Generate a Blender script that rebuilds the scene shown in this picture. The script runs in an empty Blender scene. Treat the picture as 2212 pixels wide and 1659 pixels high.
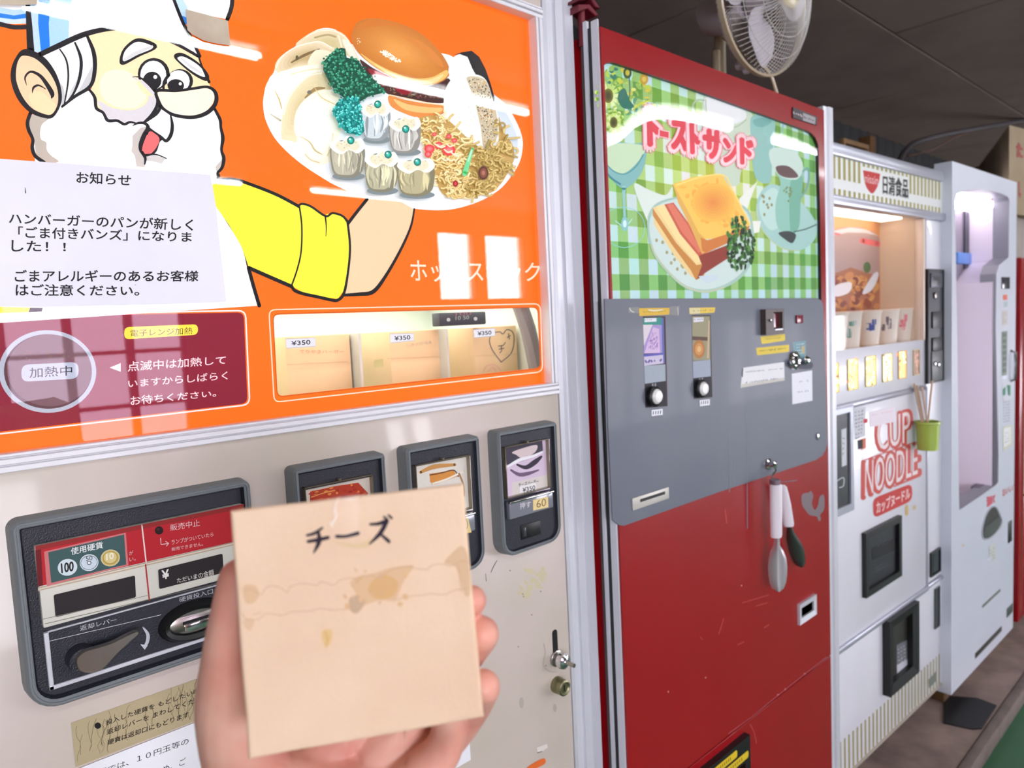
import bpy, bmesh, math, random
from mathutils import Vector, Matrix
from mathutils.geometry import tessellate_polygon
random.seed(7)
SC = bpy.context.scene
COLL = SC.collection
# ------------------------------------------------------------------ camera
F = 1534.0; CX, CY = 1106.0, 829.5; CAMH = 1.37
AX = Vector((0.73815038, -0.09128837, 0.66843134))
AY = Vector((-0.67285393, -0.02764607, 0.73925861))
AZ = Vector((-0.04900622, -0.99544067, -0.0818307))
CAMP = Vector((0, 0, CAMH))
cd = bpy.data.cameras.new('camera'); cam = bpy.data.objects.new('camera', cd); COLL.objects.link(cam)
M = Matrix.Identity(4)
for i, a in enumerate((AX, AY, AZ)):
    M[i][0] = a.x; M[i][1] = -a.y; M[i][2] = -a.z
M.translation = CAMP
cam.matrix_world = M
cd.sensor_width = 36; cd.lens = F / 2212 * 36; cd.clip_start = 0.02; cd.clip_end = 200
cd.dof.use_dof = True; cd.dof.focus_distance = 0.72; cd.dof.aperture_fstop = 7.5
SC.camera = cam
# ------------------------------------------------------------------ light + exposure
SC.view_settings.view_transform = 'Standard'; SC.view_settings.look = 'None'
SC.view_settings.gamma = 1; SC.view_settings.use_curve_mapping = False
SC.view_settings.exposure = EXPO = 0.42
wd = bpy.data.worlds.new('world'); SC.world = wd; wd.use_nodes = True
bgn = wd.node_tree.nodes['Background']; bgn.inputs[0].default_value = (0.92, 0.96, 1.0, 1); bgn.inputs[1].default_value = 8.0
def area(name, loc, rot, sx, sy, power, col=(1, 1, 1)):
    l = bpy.data.lights.new(name, 'AREA'); l.shape = 'RECTANGLE'; l.size = sx; l.size_y = sy; l.energy = power; l.color = col
    o = bpy.data.objects.new(name, l); COLL.objects.link(o); o.location = loc; o.rotation_euler = rot
    return o
WALLY = -3.8; CEILZ = 2.5
# daylight arriving through the glazing of the opposite wall (x0, x1, z0, z1)
WIN = [(-2.6, -0.3, 0.75, 2.25), (0.62, 1.72, 0.55, 1.72), (4.0, 4.48, 1.62, 2.3), (4.58, 5.15, 1.62, 2.3), (5.6, 8.2, 0.08, 1.3), (8.8, 11.2, 0.08, 1.3)]
for i, (a, b, c, d) in enumerate(WIN):
    L = (15.5, 2.3, 13.0, 13.0, 13.5, 15.0)[i]
    area('daylight', ((a + b) / 2, WALLY - 0.16, (c + d) / 2), (math.radians(90), 0, 0), b - a, d - c, L * math.pi * (b - a) * (d - c), (1.0, 0.865, 0.95))

# ------------------------------------------------------------------ helpers
def lin(c):
    c = c / 255.0
    return c / 12.92 if c <= 0.04045 else ((c + 0.055) / 1.055) ** 2.4
def rgb(r, g, b): return (lin(r), lin(g), lin(b), 1.0)
def wray(u, v):
    c = Vector(((u - CX) / F, (v - CY) / F, 1.0)); return Vector((AX.dot(c), AY.dot(c), AZ.dot(c)))
def W(u, v, depth): return CAMP + wray(u, v) * depth
def hitz(u, v, z):
    r = wray(u, v); t = (z - CAMH) / r.z; return CAMP + r * t
def hity(u, v, y):
    r = wray(u, v); return CAMP + r * (y / r.y)
class Fr:
    def __init__(s, x0, y0, deg=0):
        s.o = Vector((x0, y0, 0)); s.a = math.radians(deg); s.R = Matrix.Rotation(-s.a, 3, 'Z'); s.c = s.R @ (CAMP - s.o)
    def h(s, p, y=0.0):
        r = s.R @ wray(*p); t = (y - s.c.y) / r.y; q = s.c + r * t; return (q.x, q.z)
    def side(s, p, x):
        r = s.R @ wray(*p); t = (x - s.c.x) / r.x; q = s.c + r * t; return (q.y, q.z)
    def rect(s, pts, y=0.0):
        q = [s.h(p, y) for p in pts]
        return ((q[0][0] + q[3][0]) / 2, (q[1][0] + q[2][0]) / 2, (q[2][1] + q[3][1]) / 2, (q[0][1] + q[1][1]) / 2)  # x0,x1,z0,z1
def zf(x0, y0, s):
    def f(t): return [(x0 + float(a.split(',')[0]) / s, y0 + float(a.split(',')[1]) / s) for a in t.split()]
    return f
P = zf(0, 0, 1)
ZA = zf(0, 0, 3.95); ZB = zf(0, 320, 3.568); ZC = zf(540, 20, 3.3515); ZD = zf(440, 380, 2.765); ZE = zf(0, 640, 3.568)
ZF_ = zf(560, 640, 3.253); ZG = zf(0, 1000, 2.9625); ZH = zf(580, 880, 3.3515); ZI = zf(400, 1040, 2.6806); ZJ = zf(0, 1420, 3.456)
ZK = zf(980, 1200, 3.614); ZL = zf(1120, 0, 4.146); ZM = zf(1270, 0, 2.514); ZN = zf(1270, 640, 3.191); ZO = zf(1270, 1100, 2.968)
ZP = zf(1480, 0, 7.373); ZQ = zf(1770, 240, 2.9615); ZR = zf(1770, 780, 3.457); ZS = zf(1770, 1180, 3.464); ZT = zf(1700, 0, 4.148)
ZU = zf(0, 0, 7.373); ZV = zf(560, 60, 7.373); ZW = zf(700, 200, 7.373); ZX = zf(900, 100, 5.027); ZY = zf(1040, 890, 5.184)
Z3 = zf(1790, 300, 8.508); Z3B = zf(1790, 440, 3.95); Z4 = zf(2030, 340, 3.604); ZCN = zf(1840, 850, 6.145); ZTG = zf(1600, 960, 4.88)
ZBT = zf(1340, 650, 6.146); ZCM = zf(1600, 640, 6.38); ZLK = zf(960, 1380, 5.947); ZBX = zf(2080, 270, 7.9); Z4L = zf(2100, 1020, 9.214)

def cr(pts, closed=True, n=5):
    out = []; N = len(pts)
    if N < 3: return list(pts)
    rng = range(N) if closed else range(N - 1)
    for i in rng:
        if closed: a, b, c, d = pts[i - 1], pts[i], pts[(i + 1) % N], pts[(i + 2) % N]
        else: a, b, c, d = pts[max(i - 1, 0)], pts[i], pts[i + 1], pts[min(i + 2, N - 1)]
        for k in range(n):
            t = k / n; t2 = t * t; t3 = t2 * t
            out.append(tuple(0.5 * (2 * b[j] + (c[j] - a[j]) * t + (2 * a[j] - 5 * b[j] + 4 * c[j] - d[j]) * t2 + (3 * b[j] - a[j] - 3 * c[j] + d[j]) * t3) for j in range(len(b))))
    if not closed: out.append(tuple(pts[-1]))
    return out
def rr(x0, x1, z0, z1, r, n=5):
    """rounded rectangle, r = (tl, tr, br, bl); starts at top left, clockwise"""
    if not isinstance(r, tuple): r = (r,) * 4
    out = []
    for (cx, cz, rad, a0) in ((x0 + r[0], z1 - r[0], r[0], 180), (x1 - r[1], z1 - r[1], r[1], 90), (x1 - r[2], z0 + r[2], r[2], 0), (x0 + r[3], z0 + r[3], r[3], -90)):
        for k in range(n + 1):
            a = math.radians(a0 - 90 * k / n); out.append((cx + rad * math.cos(a), cz + rad * math.sin(a)))
    return out
def pxrr(q, rad, n=4):
    """rounded quad in photo pixels: q = TL TR BR BL"""
    out = []
    for i in range(4):
        p = Vector(q[i]); a = Vector(q[i - 1]); b = Vector(q[(i + 1) % 4])
        pa = p + (a - p).normalized() * rad; pb = p + (b - p).normalized() * rad
        for k in range(n + 1):
            t = k / n; out.append(tuple((1 - t) ** 2 * pa + 2 * t * (1 - t) * p + t * t * pb))
    return out

MATS = {}
def nt(name):
    m = bpy.data.materials.new(name); m.use_nodes = True; return m, m.node_tree, m.node_tree.nodes['Principled BSDF']
def mat(name, c, rough=0.5, metal=0.0, spec=0.5, coat=0.0, emis=0.0, var=0.0, vscale=20, bump=0.0, bscale=150, c2=None, alpha=None):
    if name in MATS: return MATS[name]
    m, t, b = nt(name); N = t.nodes; K = t.links
    base = rgb(*c); b.inputs['Base Color'].default_value = base; b.inputs['Roughness'].default_value = rough
    b.inputs['Metallic'].default_value = metal; b.inputs['Specular IOR Level'].default_value = spec; b.inputs['Coat Weight'].default_value = coat
    b.inputs['Coat Roughness'].default_value = 0.06
    tc = N.new('ShaderNodeTexCoord')
    if var > 0 or c2:
        no = N.new('ShaderNodeTexNoise'); no.inputs['Scale'].default_value = vscale; no.inputs['Detail'].default_value = 4; K.new(tc.outputs['Object'], no.inputs['Vector'])
        mx = N.new('ShaderNodeMix'); mx.data_type = 'RGBA'; cc = rgb(*c2) if c2 else tuple(x * (1 - var) for x in base[:3]) + (1,)
        mx.inputs[6].default_value = base; mx.inputs[7].default_value = cc
        rp = N.new('ShaderNodeMapRange'); rp.inputs[1].default_value = 0.38; rp.inputs[2].default_value = 0.68
        K.new(no.outputs['Fac'], rp.inputs[0]); K.new(rp.outputs[0], mx.inputs[0]); K.new(mx.outputs[2], b.inputs['Base Color'])
    if bump > 0:
        no2 = N.new('ShaderNodeTexNoise'); no2.inputs['Scale'].default_value = bscale; no2.inputs['Detail'].default_value = 3; K.new(tc.outputs['Object'], no2.inputs['Vector'])
        bp = N.new('ShaderNodeBump'); bp.inputs['Strength'].default_value = bump; bp.inputs['Distance'].default_value = 0.001
        K.new(no2.outputs['Fac'], bp.inputs['Height']); K.new(bp.outputs[0], b.inputs['Normal'])
    if emis > 0: b.inputs['Emission Color'].default_value = base; b.inputs['Emission Strength'].default_value = emis
    if alpha is not None: b.inputs['Alpha'].default_value = alpha
    MATS[name] = m; return m
def printmat(name, emis=0.0, rough=0.5, spec=0.3, grain=0.04):
    if name in MATS: return MATS[name]
    m, t, b = nt(name); N = t.nodes; K = t.links
    at = N.new('ShaderNodeAttribute'); at.attribute_name = 'Col'
    tc = N.new('ShaderNodeTexCoord'); no = N.new('ShaderNodeTexNoise'); no.inputs['Scale'].default_value = 300; K.new(tc.outputs['Object'], no.inputs['Vector'])
    mp = N.new('ShaderNodeMapRange'); mp.inputs[3].default_value = 1 - grain; mp.inputs[4].default_value = 1 + grain; K.new(no.outputs['Fac'], mp.inputs[0])
    vm = N.new('ShaderNodeVectorMath'); vm.operation = 'SCALE'; K.new(at.outputs['Color'], vm.inputs[0]); K.new(mp.outputs[0], vm.inputs['Scale'])
    K.new(vm.outputs[0], b.inputs['Base Color']); b.inputs['Roughness'].default_value = rough; b.inputs['Specular IOR Level'].default_value = spec
    if emis > 0: K.new(vm.outputs[0], b.inputs['Emission Color']); b.inputs['Emission Strength'].default_value = emis
    MATS[name] = m; return m
def panemat(name, f0=0.05, rough=0.01, tint=(255, 255, 255)):
    """clear sheet: passes light, mirrors by angle (Schlick)"""
    if name in MATS: return MATS[name]
    m = bpy.data.materials.new(name); m.use_nodes = True; t = m.node_tree; N = t.nodes; K = t.links
    for n in list(N): N.remove(n)
    out = N.new('ShaderNodeOutputMaterial'); mx = N.new('ShaderNodeMixShader'); tr = N.new('ShaderNodeBsdfTransparent'); gl = N.new('ShaderNodeBsdfGlossy')
    tr.inputs[0].default_value = rgb(*tint); gl.inputs['Roughness'].default_value = rough
    g = N.new('ShaderNodeNewGeometry'); dt = N.new('ShaderNodeVectorMath'); dt.operation = 'DOT_PRODUCT'; K.new(g.outputs['Incoming'], dt.inputs[0]); K.new(g.outputs['Normal'], dt.inputs[1])
    def mth(op, a, b=None):
        n = N.new('ShaderNodeMath'); n.operation = op
        for i, x in enumerate((a, b)):
            if x is None: continue
            if isinstance(x, (int, float)): n.inputs[i].default_value = x
            else: K.new(x, n.inputs[i])
        return n.outputs[0]
    f = mth('POWER', mth('SUBTRACT', 1.0, mth('ABSOLUTE', dt.outputs['Value'])), 5.0)
    f = mth('ADD', mth('MULTIPLY', f, 1 - f0), f0)
    K.new(f, mx.inputs[0]); K.new(tr.outputs[0], mx.inputs[1]); K.new(gl.outputs[0], mx.inputs[2]); K.new(mx.outputs[0], out.inputs[0])
    MATS[name] = m; return m

class MB:
    def __init__(s): s.v = []; s.f = []; s.m = []; s.c = []; s.s = []; s.mats = []
    def mi(s, m):
        if m not in s.mats: s.mats.append(m)
        return s.mats.index(m)
    def add(s, vs, fs, m, col=(1, 1, 1, 1), smooth=False):
        o = len(s.v); s.v += [tuple(x) for x in vs]; k = s.mi(m)
        for f in fs: s.f.append([i + o for i in f]); s.m.append(k); s.c.append(col); s.s.append(smooth)
    def box(s, x0, x1, y0, y1, z0, z1, m, bev=0.0, seg=2, col=(1, 1, 1, 1)):
        vs = [(x, y, z) for z in (z0, z1) for y in (y0, y1) for x in (x0, x1)]
        fs = [(0, 2, 3, 1), (4, 5, 7, 6), (0, 1, 5, 4), (2, 6, 7, 3), (0, 4, 6, 2), (1, 3, 7, 5)]
        if bev <= 0: s.add(vs, fs, m, col); return
        bm = bmesh.new(); bv = [bm.verts.new(v) for v in vs]
        for f in fs: bm.faces.new([bv[i] for i in f])
        bmesh.ops.bevel(bm, geom=bm.edges[:], offset=bev, segments=seg, profile=0.5, affect='EDGES')
        bm.verts.index_update()
        s.add([v.co[:] for v in bm.verts], [[v.index for v in f.verts] for f in bm.faces], m, col, True); bm.free()
    def loft(s, loops, m, cap0=False, cap1=False, closed=True, smooth=False, mats=None):
        n = len(loops[0]); vs = [p for l in loops for p in l]; o = 0
        fs = []
        for k in range(len(loops) - 1):
            ff = []
            for i in range(n if closed else n - 1):
                j = (i + 1) % n; ff.append((k * n + i, k * n + j, (k + 1) * n + j, (k + 1) * n + i))
            fs.append(ff)
        base = len(s.v); s.v += [tuple(x) for x in vs]
        for k, ff in enumerate(fs):
            mm = s.mi(mats[k] if mats else m)
            for f in ff: s.f.append([i + base for i in f]); s.m.append(mm); s.c.append((1, 1, 1, 1)); s.s.append(smooth)
        for flag, k in ((cap0, 0), (cap1, len(loops) - 1)):
            if flag:
                lp = loops[k]; mm = s.mi(flag if not isinstance(flag, bool) else (mats[-1] if mats else m))
                for t in tessellate_polygon([[Vector(p) for p in lp]]):
                    s.f.append([base + k * n + i for i in t]); s.m.append(mm); s.c.append((1, 1, 1, 1)); s.s.append(False)
    def prism(s, pl, y0, y1, m, ch=0.0, smooth=False):
        """front at y0, back at y1; pl = (x,z) loop clockwise from the front"""
        loops = [[(x, y1, z) for x, z in pl], [(x, y0 + ch, z) for x, z in pl]]
        if ch > 0: loops.append([(x, y0, z) for x, z in inset(pl, ch)])
        s.loft(loops, m, cap0=True, cap1=True, smooth=smooth)
    def tube(s, pts, r, m, n=8, caps=True, smooth=True, rs=None):
        pts = [Vector(p) for p in pts]; loops = []; up = Vector((0.123, 0.456, 0.88)).normalized(); 
        for i, p in enumerate(pts):
            t = (pts[min(i + 1, len(pts) - 1)] - pts[max(i - 1, 0)]).normalized()
            a = t.cross(up)
            if a.length < 0.05: a = t.cross(Vector((1, 0, 0)))
            a.normalize(); b = t.cross(a); R = rs[i] if rs else r
            loops.append([tuple(p + (a * math.cos(2 * math.pi * k / n) + b * math.sin(2 * math.pi * k / n)) * R) for k in range(n)])
        s.loft(loops, m, cap0=caps, cap1=caps, smooth=smooth)
    def lathe(s, prof, m, c=(0, 0, 0), axis='y', n=24, smooth=True, R=None):
        """prof = (radius, along); axis y or z, R = extra rotation"""
        loops = []
        for r, a in prof:
            lp = []
            for k in range(n):
                t = 2 * math.pi * k / n; q = Vector((r * math.cos(t), a, r * math.sin(t))) if axis == 'y' else Vector((r * math.cos(t), r * math.sin(t), a))
                if R: q = R @ q
                lp.append(tuple(q + Vector(c)))
            loops.append(lp)
        s.loft(loops, m, cap0=prof[0][0] > 1e-5, cap1=prof[-1][0] > 1e-5, smooth=smooth)
    def build(s, name, parent=None, label=None, cat=None, group=None, kind=None, shade=None, loc=None):
        me = bpy.data.meshes.new(name); me.from_pydata(s.v, [], s.f)
        for m in s.mats: me.materials.append(m)
        me.polygons.foreach_set('material_index', s.m)
        me.polygons.foreach_set('use_smooth', s.s)
        ca = me.color_attributes.new('Col', 'FLOAT_COLOR', 'CORNER')
        buf = []
        for p, c in zip(me.polygons, s.c):
            buf += list(c) * p.loop_total
        ca.data.foreach_set('color', buf)
        me.validate(); me.update()
        if any(s.s): me.set_sharp_from_angle(angle=math.radians(38))
        o = bpy.data.objects.new(name, me); COLL.objects.link(o)
        if parent: o.parent = parent
        if loc: o.location = loc
        tag(o, label, cat, group, kind)
        return o
def boxparts(name, parent, args, m, bev=0.0, label=None):
    for q in args: b_ = MB(); b_.box(*q, m, bev); b_.build(name, parent, label)
def tag(o, label=None, cat=None, group=None, kind=None):
    if label: o['label'] = label
    if cat: o['category'] = cat
    if group: o['group'] = group
    if kind: o['kind'] = kind
    return o
def empty(name, loc, label, cat, group=None, deg=0):
    o = bpy.data.objects.new(name, None); COLL.objects.link(o); o.location = loc; o.rotation_euler = (0, 0, math.radians(deg)); o.empty_display_size = 0.05
    return tag(o, label, cat, group)
def inset(pl, d):
    n = len(pl); out = []
    ar = sum(pl[i][0] * pl[(i + 1) % n][1] - pl[(i + 1) % n][0] * pl[i][1] for i in range(n)); sg = 1 if ar < 0 else -1
    for i in range(n):
        a = Vector(pl[i - 1]); b = Vector(pl[i]); c = Vector(pl[(i + 1) % n])
        e1 = (b - a); e2 = (c - b)
        if e1.length < 1e-7: e1 = e2
        if e2.length < 1e-7: e2 = e1
        e1 = e1.normalized(); e2 = e2.normalized()
        n1 = Vector((e1.y, -e1.x)) * sg; n2 = Vector((e2.y, -e2.x)) * sg; m = n1 + n2
        if m.length < 1e-6: m = n1
        m.normalize(); k = d / max(0.35, m.dot(n1)); out.append(tuple(b + m * k))
    return out
TXT = {}
def textmesh(st, off=0.0, shear=0.0):
    k = (st, off, shear)
    if k not in TXT:
        c = bpy.data.curves.new('lettering', 'FONT'); c.body = st; c.offset = off; c.shear = shear; c.resolution_u = 3
        o = bpy.data.objects.new('lettering', c); me = o.to_mesh()
        vs = [(v.co.x, v.co.y) for v in me.vertices]; fs = [tuple(p.vertices) for p in me.polygons]
        xs = [v[0] for v in vs]; ys = [v[1] for v in vs]
        x0, x1, y0, y1 = min(xs), max(xs), min(ys), max(ys)
        TXT[k] = ([((x - x0) / (x1 - x0), (y - y0) / max(1e-6, y1 - y0)) for x, y in vs], fs)
        o.to_mesh_clear(); bpy.data.objects.remove(o); bpy.data.curves.remove(c)
    return TXT[k]
class Art(MB):
    """flat print on a plane local-y = y of a frame; every call lies a hair in front of the one before"""
    def __init__(s, fr, y, m, step=0.00001): super().__init__(); s.fr = fr; s.y = y; s.m0 = m; s.step = step
    def nx(s): s.y -= s.step
    def put(s, pts): return [(q[0], s.y, q[1]) for q in (s.fr.h(p, s.y) for p in pts)]
    def fill(s, c, pts, sm=False, holes=(), n=5):
        s.nx(); pts = cr(pts, True, n) if sm else pts
        loops = [s.put(pts)] + [s.put(h) for h in holes]
        vs = [p for l in loops for p in l]
        s.add(vs, tessellate_polygon([[Vector(p) for p in l] for l in loops]), s.m0, c if len(c) == 4 else rgb(*c))
    def stroke(s, c, pts, w, sm=True, n=5, closed=False, cap=True, keep=False):
        if not keep: s.nx()
        N0 = len(pts); ws = w if isinstance(w, (list, tuple)) else [w] * N0
        q = [(p[0], p[1], ww) for p, ww in zip(pts, ws)]
        q = cr(q, closed, n) if sm and N0 > 2 else q
        if closed: q = q + [q[0]] if not sm else q + [q[0]]
        col = c if len(c) == 4 else rgb(*c); L = []; Rr = []
        for i, (x, y, ww) in enumerate(q):
            a = q[max(i - 1, 0)]; b = q[min(i + 1, len(q) - 1)]
            if closed and i in (0, len(q) - 1): a = q[-2]; b = q[1]
            d = Vector((b[0] - a[0], b[1] - a[1])); d = d.normalized() if d.length > 1e-6 else Vector((1, 0)); nn = Vector((-d.y, d.x)) * max(ww, 0.05) / 2
            L.append((x + nn.x, y + nn.y)); Rr.append((x - nn.x, y - nn.y))
        vs = s.put(L + Rr); k = len(L)
        s.add(vs, [(i, i + 1, k + i + 1, k + i) for i in range(k - 1)], s.m0, col)
        if cap and not closed:
            for e in (q[0], q[-1]):
                if e[2] > 0.8: s.ell(c, (e[0], e[1]), e[2] / 2, e[2] / 2, keep=True, n=10)
    def ell(s, c, ctr, rx, ry, rot=0, n=20, keep=False):
        if not keep: s.y -= s.step * .22
        r = math.radians(rot); pts = []
        for k in range(n):
            t = 2 * math.pi * k / n; x = rx * math.cos(t); y = ry * math.sin(t)
            pts.append((ctr[0] + x * math.cos(r) - y * math.sin(r), ctr[1] + x * math.sin(r) + y * math.cos(r)))
        s.add(s.put(pts), [list(range(n))], s.m0, c if len(c) == 4 else rgb(*c))
    def blob(s, cols, ctr, rx, ry, rot=0, sh=(0, 0), n=28):
        """graded spot of printed colour: cols from rim to core"""
        K = len(cols)
        for i, c in enumerate(cols):
            f = 1 - i / K; s.ell(c, (ctr[0] + sh[0] * (1 - f), ctr[1] + sh[1] * (1 - f)), rx * f, ry * f, rot, n)
    def text(s, c, st, quad, off=0.0, shear=0.0):
        if off < 0: return
        s.nx(); vs, fs = textmesh(st, 0.0, shear); tl, tr, br, bl = quad; pts = []
        R_ = off * (Vector(tl) - Vector(bl)).length * 1.15
        for u, v in vs:
            x = (1 - u) * ((1 - v) * bl[0] + v * tl[0]) + u * ((1 - v) * br[0] + v * tr[0])
            y = (1 - u) * ((1 - v) * bl[1] + v * tl[1]) + u * ((1 - v) * br[1] + v * tr[1]); pts.append((x, y))
        rings = [(0, 1)] if R_ <= 0 else ([(R_, 4)] if off < .03 else [(0, 1), (R_ * .5, 6), (R_, 10)])
        for rad, n in rings:
            for k in range(n):
                t = math.pi / 4 + 2 * math.pi * k / n; dx, dy = rad * math.cos(t), rad * math.sin(t)
                s.y -= s.step * .4; s.add(s.put([(x + dx, y + dy) for x, y in pts]), fs, s.m0, c if len(c) == 4 else rgb(*c))
def lerp(a, b, t): return tuple(a[i] * (1 - t) + b[i] * t for i in range(len(a)))
def grad(a, b, n): return [lerp(a, b, i / (n - 1)) for i in range(n)]
def mlt(c, k): return tuple(min(255, x * k) for x in c)
# ------------------------------------------------------------------ shared materials
ALU = mat('brushed_aluminium', (226, 228, 236), 0.34, 0.25, 0.5, var=0.06, vscale=6)
ALUW = mat('anodised_frame', (240, 240, 244), 0.4, 0.08, 0.5, var=0.06, vscale=8)
CHROME = mat('chrome', (225, 225, 228), 0.12, 1.0)
BLACK = mat('black_plastic', (22, 22, 24), 0.4, var=0.2)
BEIGE = mat('beige_enamel', (206, 193, 183), 0.33, 0, 0.5, coat=0.25, c2=(197, 187, 172), vscale=7)
GREYP = mat('grey_plastic', (118, 124, 128), 0.42, bump=0.08, bscale=400)
DARKP = mat('navy_black_plastic', (36, 38, 48), 0.38, bump=0.5, bscale=700)
PRINT = printmat('printed_ink', 0.0, 0.5)
PRINTLIT = printmat('backlit_print', 0.26, 0.5)
PANE = panemat('clear_acrylic', 0.06, 0.01)
WOODC = mat('tan_board', (214, 184, 148), 0.75, 0, 0.25, c2=(206, 176, 138), vscale=12, bump=0.15, bscale=500)
PAPER = printmat('paper_print', 0.0, 0.6, 0.2, 0.01)
def extz(mb, prof, z0, z1, m, smooth=False):
    mb.loft([[(x, y, z0) for x, y in prof], [(x, y, z1) for x, y in prof]], m, cap0=True, cap1=True, smooth=smooth)
def extx(mb, prof, x0, x1, m, smooth=False):
    mb.loft([[(x0, y, z) for y, z in prof], [(x1, y, z) for y, z in prof]], m, cap0=True, cap1=True, smooth=smooth)
def inpoly(p, poly):
    x, y = p; r = False; n = len(poly)
    for i in range(n):
        x1, y1 = poly[i]; x2, y2 = poly[i - 1]
        if (y1 > y) != (y2 > y) and x < (x2 - x1) * (y - y1) / (y2 - y1) + x1: r = not r
    return r
def scatter(poly, n):
    xs = [p[0] for p in poly]; ys = [p[1] for p in poly]; out = []
    while len(out) < n:
        p = (random.uniform(min(xs), max(xs)), random.uniform(min(ys), max(ys)))
        if inpoly(p, poly): out.append(p)
    return out
K = (18, 17, 22)
# ================================================================== burger machine
D1 = 0.775
m1 = Fr(0, D1)
M1 = empty('vending_machine', (0, D1, 0), 'beige hot snack vending machine with orange backlit sign of a white-bearded cook', 'vending machine')
XR = 0.866; XL = -0.06
xo_r = m1.h((1187, 828))[0]; zo_b = 1.278; zo_t = m1.h((1151, 38))[1]
rl_x1 = m1.h((1203, 850))[0]; rl_z0 = m1.h((1203, 850))[1]; rl_z0b = m1.h((0, 1021))[1]
rl_z0 = (rl_z0 + rl_z0b) / 2
px0 = m1.h((1207, 830))[0]
# cabinet with a hollow for the display shelf
win = ZF_('100,130 1955,80 1975,502 130,702')
wx0, wx1, wz0, wz1 = m1.rect(win, 0.01)
YB = 0.14
ztop = m1.h((690, 724), YB)[1]; zfl = ztop - 0.102
c = MB()
c.box(XL, XR - 0.004, 0.03, 0.72, 0.1, zfl, BEIGE, 0.004)
c.box(XL, XR - 0.004, 0.03, 0.72, wz1 + 0.03, 1.95, BEIGE, 0.004)
c.box(XL, wx0 - 0.012, 0.03, 0.72, zfl, wz1 + 0.03, BEIGE)
c.box(XR - 0.008, XR - .004, 0.03, 0.72, zfl, wz1 + 0.03, BEIGE)
c.box(XL, XR, 0.42, 0.72, zfl, wz1 + 0.03, BEIGE)
c.build('cabinet', M1)
b = MB(); b.box(XL, px0 - 0.002, -0.0, 0.028, 0.12, rl_z0 + 0.004, BEIGE, 0.002); b.build('door_panel', M1)
b = MB(); b.box(XL, px0 - 0.002, 0.0, 0.028, zo_t + 0.008, 1.94, BEIGE, 0.003); b.build('header_panel', M1)
# display shelf lining
LIN = mat('white_shelf_lining', (236, 240, 232), 0.5)
b = MB(); t_ = 0.003
b.box(wx0 - 0.01, XR - .009, 0.41, 0.415, zfl, wz1 + 0.03, LIN); b.box(wx0 - 0.012, wx0 - 0.009, 0.03, 0.41, zfl, wz1 + 0.03, LIN)
b.box(wx0 - 0.01, XR - .009, 0.03, 0.41, zfl - 0.0, zfl + 0.003, LIN); b.box(wx0 - 0.01, XR - .009, 0.03, 0.41, wz1 + 0.026, wz1 + 0.03, LIN)
b.box(XR - .012, XR - .009, 0.03, 0.41, zfl, wz1 + 0.03, LIN)
lin_o = b.build('display_shelf', M1)
b = MB(); b.box(wx0, wx1 + .05, .06, .36, wz1 + .018, wz1 + .024, mat('shelf_lamp', (250, 255, 246), emis=2.0)); b.build('shelf_lamp', M1)
b = MB(); dv = mat('grey_divider', (196, 198, 194), 0.4, 0.3)
for pa in ((765, 745), (952, 735)):
    x = m1.h(pa, YB)[0]; boxparts('shelf_divider', M1, [(x - 0.004, x + 0.0, YB - 0.02, 0.40, zfl + 0.003, ztop + 0.0)], dv)
b = MB(); r_ = m1.rect(ZF_('1262,115 1590,108 1600,195 1268,212'), 0.12)
b.box(r_[0], r_[1], 0.12, 0.14, r_[2], r_[3], mat('slate_box', (52, 54, 66), 0.5), 0.002)
a = Art(m1, 0.1195, PRINT); 
for q in ('1330,165', '1520,158'): a.ell((170, 176, 180), ZF_(q)[0], 4, 4)
a.text((150, 160, 158), '10 50', ZF_('1380,140 1475,135 1475,160 1380,168')); a.text((140, 90, 110), '100', ZF_('1380,115 1490,110 1490,132 1380,138'))
sb = b.build('coin_box', M1); a.build('printed_mark', sb)
b = MB(); duct = [m1.h(p, 0.07) for p in ZF_('1830,60 1862,150 1888,230 1912,330 1932,430 1950,520')]
b.tube([(x, 0.07, z) for x, z in duct], 0.013, mat('grey_duct', (150, 146, 150), 0.5)); b.build('chute_pipe', M1)

# sign print
A = Art(m1, 0.0105, PRINTLIT); ORG = rgb(250, 110, 2)
A.y -= A.step
oh = [(XL, A.y, zo_b - 0.004), (XL, A.y, zo_t + 0.004), (xo_r + 0.004, A.y, zo_t + 0.004), (xo_r + 0.004, A.y, zo_b - 0.004)]
hole = [(q[0], A.y, q[1]) for q in (m1.h(p, A.y) for p in pxrr(win, 12))]
A.add(oh + hole, tessellate_polygon([[Vector(p) for p in oh], [Vector(p) for p in hole]]), PRINTLIT, ORG)
A.build('sign_panel', M1)
sign = [o for o in M1.children if o.name.startswith('sign_panel')][0]
y0 = A.y
def newart(): 
    a = Art(m1, y0, PRINTLIT); return a
# cook's hat, face and arm
A = newart(); S = 1 / 3.95
A.fill((252, 253, 255), ZA('1400,-60 1985,-60 1975,70 1940,165 1620,100 1540,90'))
A.fill((186, 218, 245), ZA('1490,-60 1540,-40 1600,60 1610,210 1560,170 1500,40'))
A.fill((40, 130, 222), ZA('1545,130 1592,150 1600,215 1575,200'))
A.stroke(K, ZA('1985,-60 1976,60 1940,165'), 9)
A.fill((250, 252, 255), ZA('-240,-60 250,-60 245,200 120,205 0,195 -240,150'))
A.fill((178, 210, 238), ZA('-240,40 0,62 120,85 240,72 240,196 120,200 0,188 -240,150'))
A.fill((28, 124, 218), ZA('-240,80 0,112 120,132 240,112 240,152 120,165 0,150 -240,112'))
A.fill((205, 222, 242), ZA('0,156 120,170 240,158 240,190 120,198 0,182'))
A.stroke(K, ZA('-240,170 0,206 120,232 250,228'), 10)
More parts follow.
